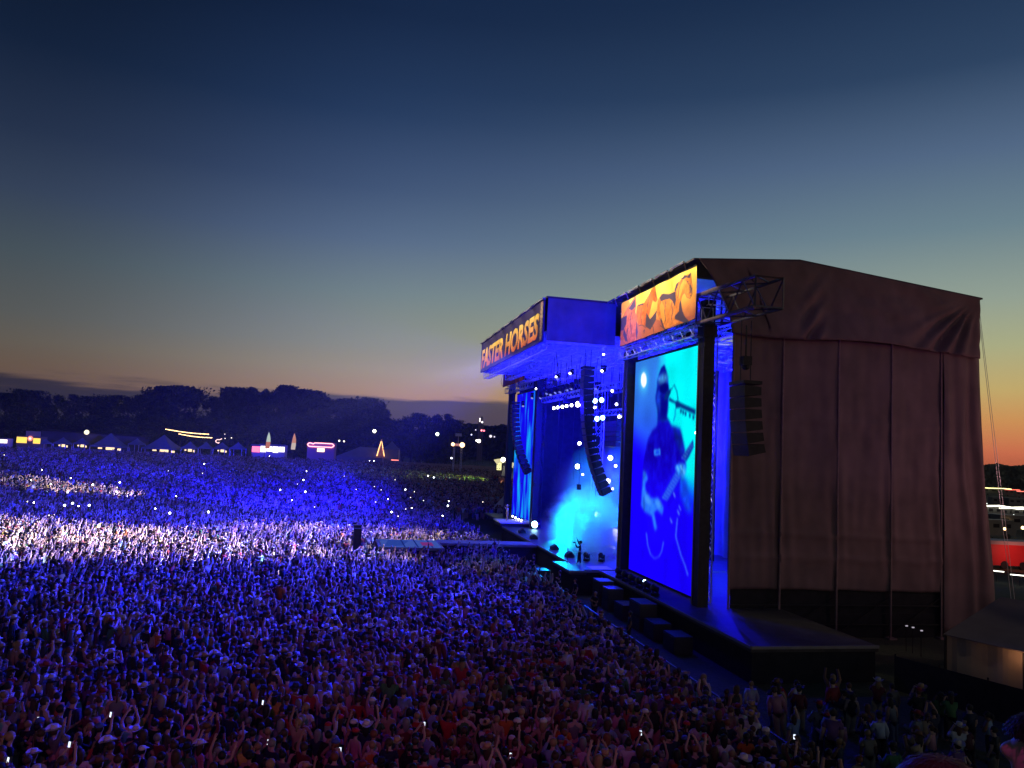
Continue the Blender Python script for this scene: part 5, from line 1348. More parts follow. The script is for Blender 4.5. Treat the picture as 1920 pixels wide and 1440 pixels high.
m = MB((0, 1, 0)); m.box((-4, -1.5, 7.5), (5, 2.7, 7.62)); m.box((-4, -4, 8.1), (5, -1.5, 8.22)); m.build('floor', M_deck, t)
m = MB((0, 1, 0))
for x in (-3.9, 0.5, 4.9):
    for y in (-3.9, -1.4, 2.6): m.bar((x, y, 0), (x, y, 7.5), .08, 6)
m.build('support_frame', M_black, t)

# phone lights held up in the crowd
PL = [(0, 690, x, y) for x, y in ((1055, 655), (1435, 672), (1470, 692), (1212, 742), (300, 735), (1458, 760), (510, 795), (365, 838), (668, 843), (862, 826), (843, 862), (838, 893), (197, 965), (243, 972), (465, 992), (522, 977), (565, 998),
      (642, 992), (1118, 1015), (1222, 1048), (1268, 925), (352, 1065), (222, 810), (1500, 1040), (30, 628))]
PL += [(460, 690, x, y) for x, y in ((175, 635), (440, 745), (418, 808), (375, 838), (250, 880), (432, 893), (335, 955), (498, 1003), (712, 780), (808, 712), (895, 668), (925, 670), (1078, 807), (928, 855), (978, 880), (798, 877), (1152, 878), (1217, 893),
      (1027, 947), (938, 968), (1190, 935), (1282, 957), (1315, 778), (1357, 790), (1465, 962), (1458, 995), (1710, 967), (1198, 1010), (1155, 1018), (1053, 1040), (1100, 1070), (1420, 1067), (1483, 648))]
M_flash = emi('phone_flash', (1.0, 0.93, 0.78), 26)
pl0 = {}
for ox, oy, x, y in PL:
    px, py = ox + x / 3.84, oy + y / 3.84
    z = 2.1
    for _ in range(12):
        q = atz(px, py, min(z, 9.7)); z = gz(q.x, q.y) + 2.15
        if q.y > 218 or q.y < 0: q = atY(px, py, 214); break
    big = (x * 7 + y) % 3
    if big not in pl0:
        m = MB(); m.cbox((0, .03, 0), (.09, .015, .17)); o = m.build('phone_light', M_black)
        m = MB(); m.lathe((0, .015, .04), [((.05, .035, .085)[big], 0), ((.045, .03, .075)[big], .02), (.012, .035)], 10, (0, -1, 0)); m.build('flash', (M_flash, emi('phone_flash_warm', (1.0, 0.85, 0.6), 9), emi('phone_flash_cool', (0.85, 0.93, 1.0), 16))[big], o); pl0[big] = o
    else: o = copy_tree(pl0[big])
    o.location = q; o.rotation_euler = (0, 0, math.atan2(q.y, q.x) - math.pi / 2); o.scale = (1.15,) * 3
    tag(o, 'white phone light shining from a raised hand in the crowd', 'phone light', 'phone lights in the crowd')
#@@PART4
# ---------------------------------------------------------------- tents and stalls along the back of the field
def far_pt(px, py, Y): return atY(px, py, Y)
def gxy(px, Y, py=830):
    q = atY(px, py, Y); return Vector((q.x, q.y, gz(q.x, q.y)))
M_tent = mat('white_tent_canvas', (0.17, 0.17, 0.2), 0.8, 0, 0.08, 0.6)
M_lamp_in = emi('warm_tent_glow', (1.0, 0.72, 0.42), 1.5)
def tent(px, peak, wpx, Y, label, lit=False, rz=0.1):
    b = gxy(px, Y); w = wpx * Y / FPX; zp = far_pt(px, peak, Y).z - b.z; ze = max(2.2, zp - w * 0.46)
    t = empty('canopy_tent', label, 'tent', b, rz, 'blue lit canopy tents at the back'); h = w / 2
    m = MB(); n = 6; ring = []
    vs = [(0, 0, zp)]; prev = None; fs = []
    for k in range(1, n + 1):
        s = k / n; z = ze + (zp - ze) * (1 - s) ** 1.35; r = h * s
        cs = [(-r, -r, z), (r, -r, z), (r, r, z), (-r, r, z)]; i0 = len(vs); vs += cs
        for c in range(4):
            if k == 1: fs.append((0, i0 + c, i0 + (c + 1) % 4))
            else: fs.append((i0 - 4 + c, i0 + c, i0 + (c + 1) % 4, i0 - 4 + (c + 1) % 4))
    i0 = len(vs); vs += [(-h, -h, ze - .35), (h, -h, ze - .35), (h, h, ze - .35), (-h, h, ze - .35)]
    for c in range(4): fs.append((i0 - 4 + c, i0 + c, i0 + (c + 1) % 4, i0 - 4 + (c + 1) % 4))
    m.add(vs, fs); m.build('canopy', M_tent, t)
    for x in (-1, 1):
        for y in (-1, 1):
            m = MB(); m.bar((x * (h - .08), y * (h - .08), 0), (x * (h - .08), y * (h - .08), ze), .05, 5); m.build('pole', M_alu, t)
    if lit:
        m = MB(); m.box((-h * .35, h * .3, ze - 1.2), (h * .2, h * .36, ze - 0.45)); m.box((h * .4, h * .3, ze - 1.3), (h * .62, h * .36, ze - 0.7)); m.box((-h * .85, h * .3, ze - 1.0), (-h * .6, h * .36, ze - 0.6)); m.build('lit_back_panel', M_lamp_in, t)
        m = MB(); m.box((-h * .8, -h * .9, 0), (h * .8, -h * .75, 1.05)); m.build('counter', M_tent, t)
    return t
TT = [(80.6, 819.5, 22, 'small blue canopy tent right of the yellow food stand', False), (118, 819.5, 23, 'small blue canopy tent with a lit counter, left of the round lantern', True), (154, 820.5, 22, 'small blue canopy tent below the round lantern', True),
      (207, 811.5, 54, 'large pointed blue tent right of the round lantern', True), (257, 821.5, 22, 'small blue canopy tent between the two large tents', False), (307, 814.5, 56, 'large pointed blue tent below the string lights', True),
      (357, 827.5, 25, 'small dark blue tent just right of the second large tent', True), (387, 828, 24, 'small dark blue tent, second right of the large tents', False), (417, 829, 24, 'small dark blue tent with warm lit counter', True), (447, 829, 24, 'small dark blue tent left of the pink booth', False)]
for i, (px, py, w, lab, lit) in enumerate(TT): tent(px, py, w, 222 + (i % 3) * 3, lab, lit, rz=.1 * (i % 4) - .1)
t = tent(735, 827, 30, 224, 'dim grey canopy tent with a red lit edge near the dark grove'); b = t
m = MB(); m.box((0.2, -2.5, 2.0), (2.3, -2.45, 2.22)); m.build('red_light_edge', emi('red_edge', (1, .22, .15), 2.5), t)
# long pale marquee beside it
b = gxy(697, 230); t = empty('marquee', 'long dim grey gabled marquee left of the orange lit peak', 'tent', b, 0.05)
m = MB(); L = 9.5; m.prism([(-L, -4, 2.4), (L * .9, -4, 2.4), (L * .9, 0, 5.2), (-L * .35, 0, 5.4)], (0, .05, 0)); m.prism([(-L, 4, 2.4), (L * .9, 4, 2.4), (L * .9, 0, 5.2), (-L * .35, 0, 5.4)], (0, .05, 0)); m.build('roof', M_tent, t)
m = MB(); m.box((-L, -4, 0), (L * .9, -3.9, 2.4)); m.box((-L, 3.9, 0), (L * .9, 4, 2.4)); m.build('wall', mat('tent_wall', (.16, .16, .18)), t)
b = gxy(715, 226); t = empty('canopy_tent', 'tent with a glowing orange peak', 'tent', b, 0.2)
m = MB(); zt = far_pt(715, 825, 226).z - b.z; m.lathe((0, 0, 0), [(2.0, 2.4), (1.0, 3.4), (.15, zt)], 4); m.build('canopy', mat('orange_canvas', (.6, .3, .1)), t)
m = MB()
for a in range(4):
    c = math.cos(a * math.pi / 2 + .78); s = math.sin(a * math.pi / 2 + .78); m.bar((0, 0, zt), (c * 1.5, s * 1.5, 3.0), .09, 5)
m.build('light_edge', emi('orange_edge', (1, .5, .16), 3.5), t)
# long low shed wall behind the blue tents
p0, p1 = gxy(76, 240), gxy(262, 240); zt = far_pt(160, 812, 240).z
t = empty('long_shed', 'long low dim purple shed behind the blue tents', 'shed', p0)
d = p1 - p0; m = MB(); h = zt - p0.z; m.prism([(0, 0, 0), (d.x, d.y, 0), (d.x, d.y, h * .92), (0, 0, h)], (0, 6, 0)); m.build('wall', mat('dim_plaster', (.08, .07, .07), .9, 0, .2, .3), t)
m = MB(); m.prism([(-.4, -.4, h), (d.x + .4, d.y - .4, h * .92), (d.x + .4, 6.4, h * .92 + .5), (-.4, 6.4, h + .5)], (0, 0, .15)); m.build('roof', M_roof, t)
# yellow food stand and its board
b = gxy(53, 220); t = empty('food_stand', 'yellow lit food stand with a round pink badge and a tan board above', 'food stand', b)
k = 220 / FPX
zb = lambda y: far_pt(53, y, 220).z - b.z
m = MB(); m.box((-22 * k, 0, 0), (23 * k, 3, zb(818))); m.build('body', mat('stand_wood', (.25, .18, .1)), t)
m = MB(); m.box((-22 * k, -.08, zb(831)), (-3 * k, -.02, zb(820))); m.build('menu_panel', emi('yellow_panel', (1, .62, .1), 1.5), t)
m = MB(); m.box((9 * k, -.08, zb(831)), (22 * k, -.02, zb(821))); m.build('menu_panel', emi('yellow_panel', (1, .62, .1), 1.5), t)
m = MB(); m.lathe((3.5 * k, -.2, zb(822)), [(5 * k, 0), (5 * k, .1)], 16, (0, 1, 0)); bd = m.build('badge', emi('pink_badge', (1, .3, .25), 1.1), t)
m = MB(); m.lathe((3.5 * k, -.25, zb(822)), [(2.6 * k, 0), (2.6 * k, .04)], 14, (0, 1, 0)); m.build('badge_centre', emi('badge_white', (1, .85, .8), 1.2), bd)
m = MB(); m.box((-8 * k, .5, zb(818)), (19 * k, .7, zb(808))); m.build('board', mat('tan_board', (.42, .33, .22)), t)
for px, w, lab, c in ((6, 16, 'white and red lit stall at the left edge of the view', (1, .8, .75)), (481, 16, 'small pink lit booth left of the leaning flags', (1, .15, .28)), (512, 46, 'bright white lit stall between the two leaning flags', (1, .95, .85))):
    b = gxy(px, 218); t = empty('vendor_booth', lab, 'booth', b); W2 = w * 218 / FPX / 2; zt = far_pt(px, 834 if px > 100 else 822, 218).z - b.z
    m = MB(); m.box((-W2, 0, 0), (W2, 2.4, zt)); m.build('body', mat('booth_wall', (.4, .35, .36)), t)
    m = MB()
    n = max(1, int(W2 * 1.2))
    for i in range(n): a = -W2 + 2 * W2 * i / n + .1; m.box((a, -.08, zt * .55 + .25 * (i % 2)), (a + 2 * W2 / n - .2, -.02, zt * .9))
    m.build('lit_window', emi('booth_glow_%d' % px, c, 2.2), t)
    m = MB(); m.prism([(-W2 - .2, -1, zt * .93), (W2 + .2, -1, zt * .93), (W2 + .2, 0, zt + .1), (-W2 - .2, 0, zt + .1)], (0, .03, .05)); m.build('awning', M_tent, t)
# neon trimmed food truck
b = gxy(602, 219); t = empty('food_truck', 'food truck outlined in pink neon with a bright serving counter', 'food truck', b); k = 219 / FPX
zb = lambda y: far_pt(602, y, 219).z - b.z
m = MB(); m.box((-25 * k, 0, .5), (26 * k, 2.4, zb(830))); m.build('body', mat('truck_panel', (.35, .2, .18), .4), t)
m = MB(); e = zb(831); g = zb(838); x0, x1 = -25 * k, 25 * k
P = [(x0 + .5, -.15, g), (x0, -.15, (e + g) / 2), (x0 + .6, -.15, e), (x0 + 1.6, -.15, e - .3), (x0 + 2.2, -.15, e), (x1 - .6, -.15, e), (x1, -.15, (e + g) / 2), (x1 - .6, -.15, g), (x0 + .5, -.15, g)]
m.path(P, .13, 6); m.build('neon_trim', emi('pink_neon', (1, .32, .34), 3.5), t)
m = MB(); m.box((-6 * k, -.1, zb(847)), (7 * k, -.02, zb(840.5))); m.build('serving_window', emi('counter_glow', (1, .72, .35), 4), t)
for s in (-1, 1):
    m = MB(); m.lathe((s * 16 * k, -.05, .45), [(.45, 0), (.45, .3)], 14, (0, 1, 0)); m.build('wheel', M_black, t)
# string lights
for (x0, y0, x1, y1, n, lab) in ((311, 804, 391, 813.5, 34, 'upper string of warm bulbs above the blue tents'), (336, 813, 397, 820, 26, 'lower string of warm bulbs above the blue tents')):
    p0, p1 = far_pt(x0, y0, 236), far_pt(x1, y1, 236); t = empty('string_lights', lab, 'string lights', p0)
    m = MB(p0); m.path([p0.lerp(p1, s / 12) - Vector((0, 0, .25 * math.sin(math.pi * s / 12))) for s in range(13)], .03, 4)
    for p in (p0, p1): m.bar(p, (p.x, p.y, gz(p.x, p.y)), .06, 5)
    m.build('cable', M_black, t)
    for i in range(n):
        s = i / (n - 1); m = MB(p0) if i == 0 else m
        m.ball(p0.lerp(p1, s) - Vector((0, 0, .12 + .25 * math.sin(math.pi * s))), .13, 5)
    m.build('bulb_row', M_warm, t)
# leaning feather flags
for px, y0, y1, c1, c2, lab in ((500, 810, 846, (.6, .72, .6), (.6, .2, .12), 'leaning feather flag, pale green above red, left of two'), (548, 812, 848, (.7, .3, .2), (.75, .6, .5), 'leaning feather flag, red above cream, right of two')):
    b = gxy(px, 216); zt = far_pt(px + 3, y0, 216).z - b.z; zm = zt * .45
    t = empty('feather_flag', lab, 'flag', b); m = MB(); m.bar((-.35, 0, 0), (-.3, 0, zm), .05, 5); m.path([(-.3, 0, zm), (-.15, 0, zm + (zt - zm) * .6), (.35, 0, zt)], .04, 5); m.build('pole', M_black, t)
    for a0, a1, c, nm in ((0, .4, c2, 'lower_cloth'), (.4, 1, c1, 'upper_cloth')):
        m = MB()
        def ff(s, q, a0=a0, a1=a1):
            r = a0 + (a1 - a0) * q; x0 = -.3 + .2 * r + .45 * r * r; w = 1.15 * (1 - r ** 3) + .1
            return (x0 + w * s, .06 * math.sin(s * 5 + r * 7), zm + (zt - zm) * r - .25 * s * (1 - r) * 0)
        m.grid(ff, 5, 6); o = m.build(nm, emi('flag_%s_%d' % (nm, px), c, .75), t)  # flag cloth glows by itself in place of light falling on it
# lamps on poles
def pole_lamp(px, py, Y, r, col, st, label, arm=False):
    p = far_pt(px, py, Y); b = Vector((p.x, p.y, gz(p.x, p.y))); t = empty('pole_lamp', label, 'lamp', b)
    m = MB(b); m.bar(b, p - Vector((0, 0, r)), .07, 5, .05); m.box((p.x - r * .7, p.y + r, p.z + r), (p.x + r * .7, p.y + r * .4, p.z + r * 1.2)); m.build('pole', M_black, t)
    m = MB(b); m.ball(p, r, 8); m.build('lamp_globe', emi('lamp_%d' % px, col, st), t)
WY = (1, .86, .6)
pole_lamp(162.5, 810.5, 238, .75, WY, 1.6, 'round warm lantern lamp above the blue tents')
for px, py, Y, r, c, s, lab in ((702, 808.5, 232, .5, (1, 1, .75), 6, 'white pole lamp in front of the tall treeline end'), (820, 814, 236, .5, (.85, 1, .75), 6, 'greenish white pole lamp before the dark grove'), (636, 826.5, 236, .28, WY, 3, 'small lamp, left of a pair right of the neon truck'), (645, 827.5, 236, .25, WY, 3, 'small lamp, right of a pair right of the neon truck'),
                             (898, 827, 300, .7, (1, .9, .8), 5, 'bright white floodlight right of the sign tower'), (893.5, 826, 300, .4, (1, .85, .7), 4, 'smaller floodlight touching the bright one'), (903, 807, 330, .4, (1, .2, .25), 4, 'left red lamp on the far hill'), (907.5, 807.5, 330, .38, (1, .15, .2), 4, 'right red lamp on the far hill'),
                             (920, 818, 330, .6, (.8, .7, .75), 1.5, 'blurred pale lamp on the far hill'), (884, 815, 320, .3, (.8, .8, 1), 2, 'tiny white lamp on the far hill'), (892, 806, 330, .22, (.9, .8, .9), 2, 'tiny pale lamp left of the red pair'), (927, 819, 330, .35, (.7, .65, .8), 1.2, 'faint lamp at the right on the far hill'), (434, 821, 240, .18, WY, 2, 'tiny warm lamp above the small dark tents'), (422, 822, 240, .15, WY, 2, 'tiny warm lamp left of another above the dark tents'), (421.5, 814, 244, .15, WY, 1.6, 'tiny high warm lamp above the dark tents'),
                             (846.5, 859, 180, .22, (.85, .85, 1), 4, 'small white lamp at the foot of the sign tower')):
    pole_lamp(px, py, Y, r, c, s, lab)
p = far_pt(410, 827, 230); b = Vector((p.x, p.y, gz(p.x, p.y))); t = empty('neon_sign', 'small pink neon squiggle between the dark tents', 'neon sign', b)
m = MB(b); m.path([far_pt(x, y, 230) for x, y in ((405, 829), (404.5, 826), (408, 824), (412, 824.5), (416, 822.5))], .12, 5); m.path([far_pt(x, y, 230) for x, y in ((405, 829), (410, 831), (411, 829))], .12, 5); m.build('tube', emi('pale_neon', (1, .6, .55), 2), t)
m = MB(b); m.bar(b, far_pt(408, 829, 230), .06, 5); m.build('pole', M_black, t)
# sign tower
b = gxy(859, 185); t = empty('sign_tower', 'sign gantry on two legs with warm lamps along its lit top board', 'sign', b); k = 185 / FPX
zb = lambda y: far_pt(859, y, 185).z - b.z
m = MB()
for s in (-1, 1): m.truss((s * 7 * k, 0, 0), (s * 7 * k, 0, zb(837)), .35, .04, up=(1, 0, 0))
m.build('leg', M_alu, t)
m = MB(); m.box((-11 * k, -.2, zb(837)), (11 * k, .2, zb(831))); m.build('board', mat('sign_face_dim', (.4, .25, .2)), t)
m = MB(); m.ball((-9.5 * k, -.3, zb(833.5)), .42, 8); m.ball((8 * k, -.35, zb(834)), .6, 8); m.build('lamp', emi('warm_sign_lamp', (1, .6, .3), 4), t)
m = MB()
for i in range(5): m.box((-5 * k + i * 2.3 * k, -.24, zb(836)), (-5 * k + i * 2.3 * k + .22, -.205, zb(832)))
m.build('lit_strip', emi('dim_red_strip', (.8, .35, .3), .8), t)
m = MB(); m.box((-6 * k, -.1, zb(818)), (6 * k, .1, zb(812.5))); m.bar((0, 0, zb(831)), (0, 0, zb(818)), .06, 5); m.build('top_sign', mat('sign_top_grey', (.3, .32, .4)), t)
# distant tower on the hill, fence
b = Vector((far_pt(900, 815, 420).x, 420, 3)); k = 420 / FPX; t = empty('watch_tower', 'small dark tower with a white light on the horizon', 'tower', b); zb = lambda y: far_pt(900, y, 420).z - 3
m = MB(); m.box((-4 * k, -1, 0), (5 * k, 2, zb(791))); m.box((0, -1, zb(791)), (3.5 * k, 1.5, zb(781))); m.build('tower_body', mat('far_concrete', (.12, .1, .12)), t)
m = MB(); m.box((-2.4 * k, -1.2, zb(791)), (-.6 * k, -.6, zb(784))); m.ball((3 * k, -1.3, zb(791.5)), .5, 6); m.build('lamp', emi('tower_lamp', (1, .9, .95), 2.5), t)
pa, pb = gxy(752, 206), Vector((14, 200, 0)); pb.z = gz(pb.x, pb.y); t = empty('perimeter_fence', 'long pale brown fence closing the back right of the field', 'fence', pa)
n = 22
m = MB(pa)
for i in range(n):
    q0, q1 = pa.lerp(pb, i / n), pa.lerp(pb, (i + .97) / n); q0.z = gz(q0.x, q0.y); q1.z = gz(q1.x, q1.y); m.prism([q0 + Vector((0, 0, .1)), q1 + Vector((0, 0, .1)), q1 + Vector((0, 0, 2.3)), q0 + Vector((0, 0, 2.3))], (0, .05, 0))
m.build('panel_row', mat('fence_fabric', (.30, .22, .18), .9, 0, .2, .5), t)
m = MB(pa)
for i in range(n + 1): q = pa.lerp(pb, i / n); z = gz(q.x, q.y); m.bar((q.x, q.y + .1, z), (q.x, q.y + .1, z + 2.4), .04, 4)
m.build('post_row', M_alu, t)
# vendor stall with green light near the stage
b = Vector((0.5, 166, gz(.5, 166))); k = 166 / FPX; t = empty('vendor_stall', 'yellow lit stall with flared awnings and an orange counter beside the green lit people', 'stall', b); cx = 945
X = lambda x: far_pt(x, 890, 166).x - b.x
zb = lambda y: far_pt(cx, y, 166).z - b.z
m = MB(); m.box((X(935), 0, 0), (X(964), 4, zb(897))); m.build('counter', mat('stall_counter', (.28, .12, .08), .7, 0, .5, 2), t)
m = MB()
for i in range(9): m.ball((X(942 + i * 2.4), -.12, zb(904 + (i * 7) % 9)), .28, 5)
m.build('counter_light_balls', emi('orange_counter_light', (1, .42, .22), .8), t)  # glowing balls stand in for the orange light on the counter
m = MB(); m.prism([(X(925), -2, zb(863.5)), (X(936), -1.5, zb(861)), (X(943), 1.5, zb(868)), (X(932), 1, zb(873))], (0, 0, .12)); m.prism([(X(944), -1.5, zb(864)), (X(963), -1, zb(868)), (X(963), 2, zb(878)), (X(946), 1.5, zb(869))], (0, 0, .12)); m.build('awning', emi('awning_glow', (.95, .85, .45), .75), t)  # awnings glow in place of the yellow light falling on them
m = MB(); m.box((X(930), .5, zb(882)), (X(940), .7, zb(868))); m.build('backlit_panel', emi('lit_panel_y', (1, .95, .4), 1.2), t)
m = MB()
for q in range(4): m.box((X(931) + .5 * (q % 2) * 1.0, .38, zb(880) + (q // 2) * .8), (X(932.5) + .5 * (q % 2) * 1.0, .48, zb(878.5) + (q // 2) * .8))
m.build('panel_lines', M_black, t)
m = MB(); m.add([(X(944), 0, zb(872)), (X(950), 0, zb(893)), (X(940), 0, zb(893)), (X(957), 0, zb(896)), (X(961), 0, zb(883)), (X(963), 0, zb(896))], [(0, 2, 1), (4, 3, 5)]); m.build('tent_side', M_white, t)
m = MB()
for x in (930, 940, 946, 962): m.bar((X(x), .5, 0), (X(x), .5, zb(866)), .06, 5)
m.build('post', M_black, t)
m = MB(); m.ball((X(942), -.5, zb(862)), .5, 8); m.build('lamp', emi('stall_lamp', (1, 1, .7), 8), t)
spot('stall_lamp_light', b + Vector((-3, -3, 5)), b + Vector((-12, -2, 0)), 4200, (.45, 1, .12), 100, .9)
spot('stall_lamp_light', b + Vector((-2, -3, 6)), b + Vector((-26, -6, 0)), 2600, (.7, .95, .7), 60, .9)

# ---------------------------------------------------------------- trees
M_leaf = [mat('dark_leaves_%s' % n, c, .8, 0, .5, .8) for n, c in (('oak', (.03, .045, .016)), ('maple', (.038, .05, .018)), ('elm', (.026, .04, .018)))]
M_bark = mat('bark', (.05, .038, .028), .9, 0, .4, 3)
def crown_mesh(seed, H, Rr, nleaf, mt, low=.12):
    r = random.Random(seed); V, Fc = [], []
    cl = []
    for k in range(22):
        z = H * (low + (.97 - low) * r.random()); s = (z / H - low) / (1 - low); lim = Rr * (math.sin(math.pi * min(1, .18 + .80 * s)) ** .65)
        a = r.uniform(0, 6.28); q = lim * math.sqrt(r.random()) * .85
        cl.append((q * math.cos(a), q * math.sin(a), z, Rr * r.uniform(.16, .40)))
    cl += [(r.uniform(-.25, .25) * Rr, r.uniform(-.25, .25) * Rr, H * .95, Rr * .2)]
    for k in range(nleaf):
        c = cl[k % len(cl)]; d = Vector((r.gauss(0, 1), r.gauss(0, 1), r.gauss(0, 1))).normalized(); rr = c[3] * (.45 + .62 * r.random() ** .7) * (1.35 if r.random() < .1 else 1)
        p = Vector(c[:3]) + Vector((d.x * rr, d.y * rr, d.z * rr * .8)); p.z = min(p.z, H); 
        if p.z < .1: p.z = .1 + r.random()
        n = Vector((r.gauss(0, 1), r.gauss(0, 1), r.gauss(0, 1))).normalized(); a = n.orthogonal().normalized(); b = n.cross(a); s = r.uniform(.16, .46) * Rr / 6
        i = len(V); V += [p + a * s, p + b * s * .6, p - a * s, p - b * s * .6]; Fc.append((i, i + 1, i + 2, i + 3))
    me = bpy.data.meshes.new('crown'); me.from_pydata([tuple(v) for v in V], [], Fc); me.materials.append(mt); return me
def trunk_mesh(seed, H, Rr):
    r = random.Random(seed); m = MB(); m.bar((0, 0, -.3), (0, 0, H * .35), .45, 8, .3); m.bar((0, 0, H * .35), (.3, .2, H * .8), .3, 7, .08)
    for k in range(7):
        a = k * .9 + r.random(); z = H * r.uniform(.25, .6); m.bar((0, 0, z), (Rr * .6 * math.cos(a), Rr * .6 * math.sin(a), z + H * .2), .18, 6, .05)
    return m.mesh('trunk', M_bark)
TP = [(crown_mesh(i, 20, R0, 4200, M_leaf[i % 3]), trunk_mesh(i, 20, R0)) for i, R0 in enumerate((6.5, 7.5, 8.5, 7.0, 9.0, 5.5))]
def tree(px, top, Y, kind, label, group, wide=1.0):
    b = gxy(px, Y); H = far_pt(px, top, Y).z - b.z; t = empty('tree', label, 'tree', b, RND.uniform(0, 6.28), group); s = H / 20
    t.scale = (s * wide * RND.uniform(.95, 1.1), s * wide, s)
    for nm, me in (('trunk', TP[kind][1]), ('crown', TP[kind][0])):
        o = bpy.data.objects.new(nm, me); COL.objects.link(o); o.parent = t
G1 = 'trees of the black treeline behind the tents'
PROF = [(-60, 738), (-30, 734), (2, 738), (30, 733), (52, 730), (78, 741), (102, 742), (128, 744), (165, 743), (190, 746), (205, 744), (238, 742), (262, 741), (282, 734), (300, 729), (318, 727), (340, 726), (358, 731), (404, 742), (420, 731), (440, 730), (462, 731), (480, 734),
        (499, 730), (518, 724), (535, 721.5), (556, 731), (573, 739), (590, 737), (608, 742), (627, 748), (645, 751), (660, 748), (677, 746), (695, 749), (711, 757), (721, 767), (730, 789)]
for i, (px, top) in enumerate(PROF):
    tree(px, top - 1 + (i * 5) % 7 - 3, 262 + (i * 7) % 24, i % 6, 'dark leafy tree in the tall black treeline behind the tents', G1, 1.0 if px < 700 else .7)
for i, px in enumerate(range(-40, 730, 42)):
    tree(px, 778 + (i * 5) % 12, 250, (i + 2) % 6, 'shorter dark bushy tree at the foot of the black treeline', 'low trees at the foot of the treeline', 1.5)
for i, (px, top) in enumerate(((742, 800), (757, 789), (772, 777), (789, 776), (806, 779), (822, 777), (836, 777), (850, 788), (862, 799))):
    tree(px, top, 250 + i % 3 * 4, (i + 1) % 6, 'dark rounded tree in the separate grove right of the treeline', 'trees of the dark grove', .85)
# far woods: one mass of clumps
def wood(name, pts_, Y, label, mt, dens, hs):
    r = random.Random(5); V, Fc = [], []
    for (x0, t0), (x1, t1) in zip(pts_, pts_[1:]):
        n = int((x1 - x0) * dens)
        for k in range(n):
            s = r.random(); px = x0 + (x1 - x0) * s; tp = t0 + (t1 - t0) * s; yy = Y + r.uniform(0, 40)
            zt = far_pt(px, tp, yy).z; x = far_pt(px, tp, yy).x; z0 = max(-2, zt - hs); z = z0 + (zt - z0) * (r.random() ** .5) + r.gauss(0, .3)
            nrm = Vector((r.gauss(0, 1), r.gauss(0, 1), r.gauss(0, 1))).normalized(); a = nrm.orthogonal().normalized(); b = nrm.cross(a); sz = r.uniform(.6, 1.4) * Y / 450; p = Vector((x, yy, z)); i = len(V)
            V += [p + a * sz, p + b * sz, p - a * sz, p - b * sz]; Fc.append((i, i + 1, i + 2, i + 3))
    me = bpy.data.meshes.new(name); me.from_pydata([tuple(v) for v in V], [], Fc); me.materials.append(mt); o = bpy.data.objects.new(name, me); COL.objects.link(o); tag(o, label, kind='stuff')
wood('far_wood', [(730, 812), (868, 800), (880, 795), (905, 799), (925, 801), (945, 797), (975, 806), (1100, 820)], 450, 'far dark wood on the horizon behind the grove', M_leaf[2], 60, 30)
wood('far_wood', [(1800, 868), (1845, 874), (1870, 871), (1892, 876), (1925, 874), (1990, 880)], 520, 'grey green far wood beyond the campground', mat('far_leaves', (.16, .18, .13), .9, 0, .4, .1), 46, 22)

# ---------------------------------------------------------------- right side: marquee, red trailer, campground
Pa, Pb = Vector((20.6, 36.2, 0)), Vector((25.5, 28.5, 0))
dd = (Pb - Pa).normalized(); nn = Vector((-dd.y, dd.x, 0)) * 1.0
if nn.x < 0: nn = -nn
t = empty('marquee', 'large pale marquee with a dim warm glow under its eave at the right edge', 'tent', Pa)
m = MB(Pa); L = (Pb - Pa).length; E_ = Vector((0, 0, 2.55)); Rz = Vector((0, 0, 3.9))
m.prism([Pa + E_ - nn * .3, Pb + dd * 4 + E_ - nn * .3, Pb + dd * 4 + nn * 5 + Rz, Pa + nn * 5 + Rz - dd * 0], (0, 0, .05)); m.prism([Pa + nn * 5 + Rz, Pb + dd * 4 + nn * 5 + Rz, Pb + dd * 4 + nn * 10 + E_, Pa + nn * 10 + E_], (0, 0, .05)); m.build('roof', mat('marquee_roof_canvas', (.17, .13, .13), .8, 0, .12, 1), t)
m = MB(Pa)
def wl_(s, q): p = Pa + dd * (L + 4) * s; return p + nn * (.05 * math.sin(s * 60)) + Vector((0, 0, .05 + 2.5 * q))
m.grid(wl_, 60, 3); m.build('side_wall', mat('marquee_wall_canvas', (.36, .27, .23), .8, 0, .1, 1), t)
m = MB(Pa); m.add([Pa + Vector((0, 0, .05)), Pa + nn * 10 + Vector((0, 0, .05)), Pa + nn * 10 + E_, Pa + nn * 5 + Rz, Pa + E_], [(0, 1, 2, 3, 4)]); m.build('gable_wall', MATS['marquee_wall_canvas'], t)
for k in range(5):
    m = MB(Pa); p = Pa + dd * (L + 4) * k / 4 - nn * .12; m.bar(p, p + E_, .06, 6); m.build('pole', M_black, t)
for px, py in ((1699, 1173), (1711, 1176), (1727, 1182)):
    p = atz(px, py, 1.4); m = MB(); m.cbox((0, 0, 0), (.16, .1, .08)); o = m.build('indicator_lamp', M_can); o.location = p; m = MB(); m.cbox((0, -.06, 0), (.13, .02, .06)); m.build('lens', emi('dim_white', (.55, .5, .6), .8), o); m = MB(); m.bar((0, 0, -1.4), (0, 0, 0), .02, 4); m.build('stem', M_black, o)
    tag(o, 'tiny pale lamp in the dark under the brown side cloth', 'lamp', 'tiny lamps under the side cloth')
b = atz(1866, 1066, 0); b.z = 0; b2 = atz(1990, 1072, 0)
t = empty('red_trailer', 'long box trailer with a glowing red side and pale roof edge', 'trailer', b); d = (b2 - b); d.z = 0; L = d.length; d.normalize(); rz = math.atan2(d.y, d.x); t.rotation_euler.z = rz
m = MB(); m.box((-3, 0, .35), (L, 2.5, 2.55)); m.build('body', mat('red_panel', (.6, .03, .035), .5, 0, .1, .5), t)
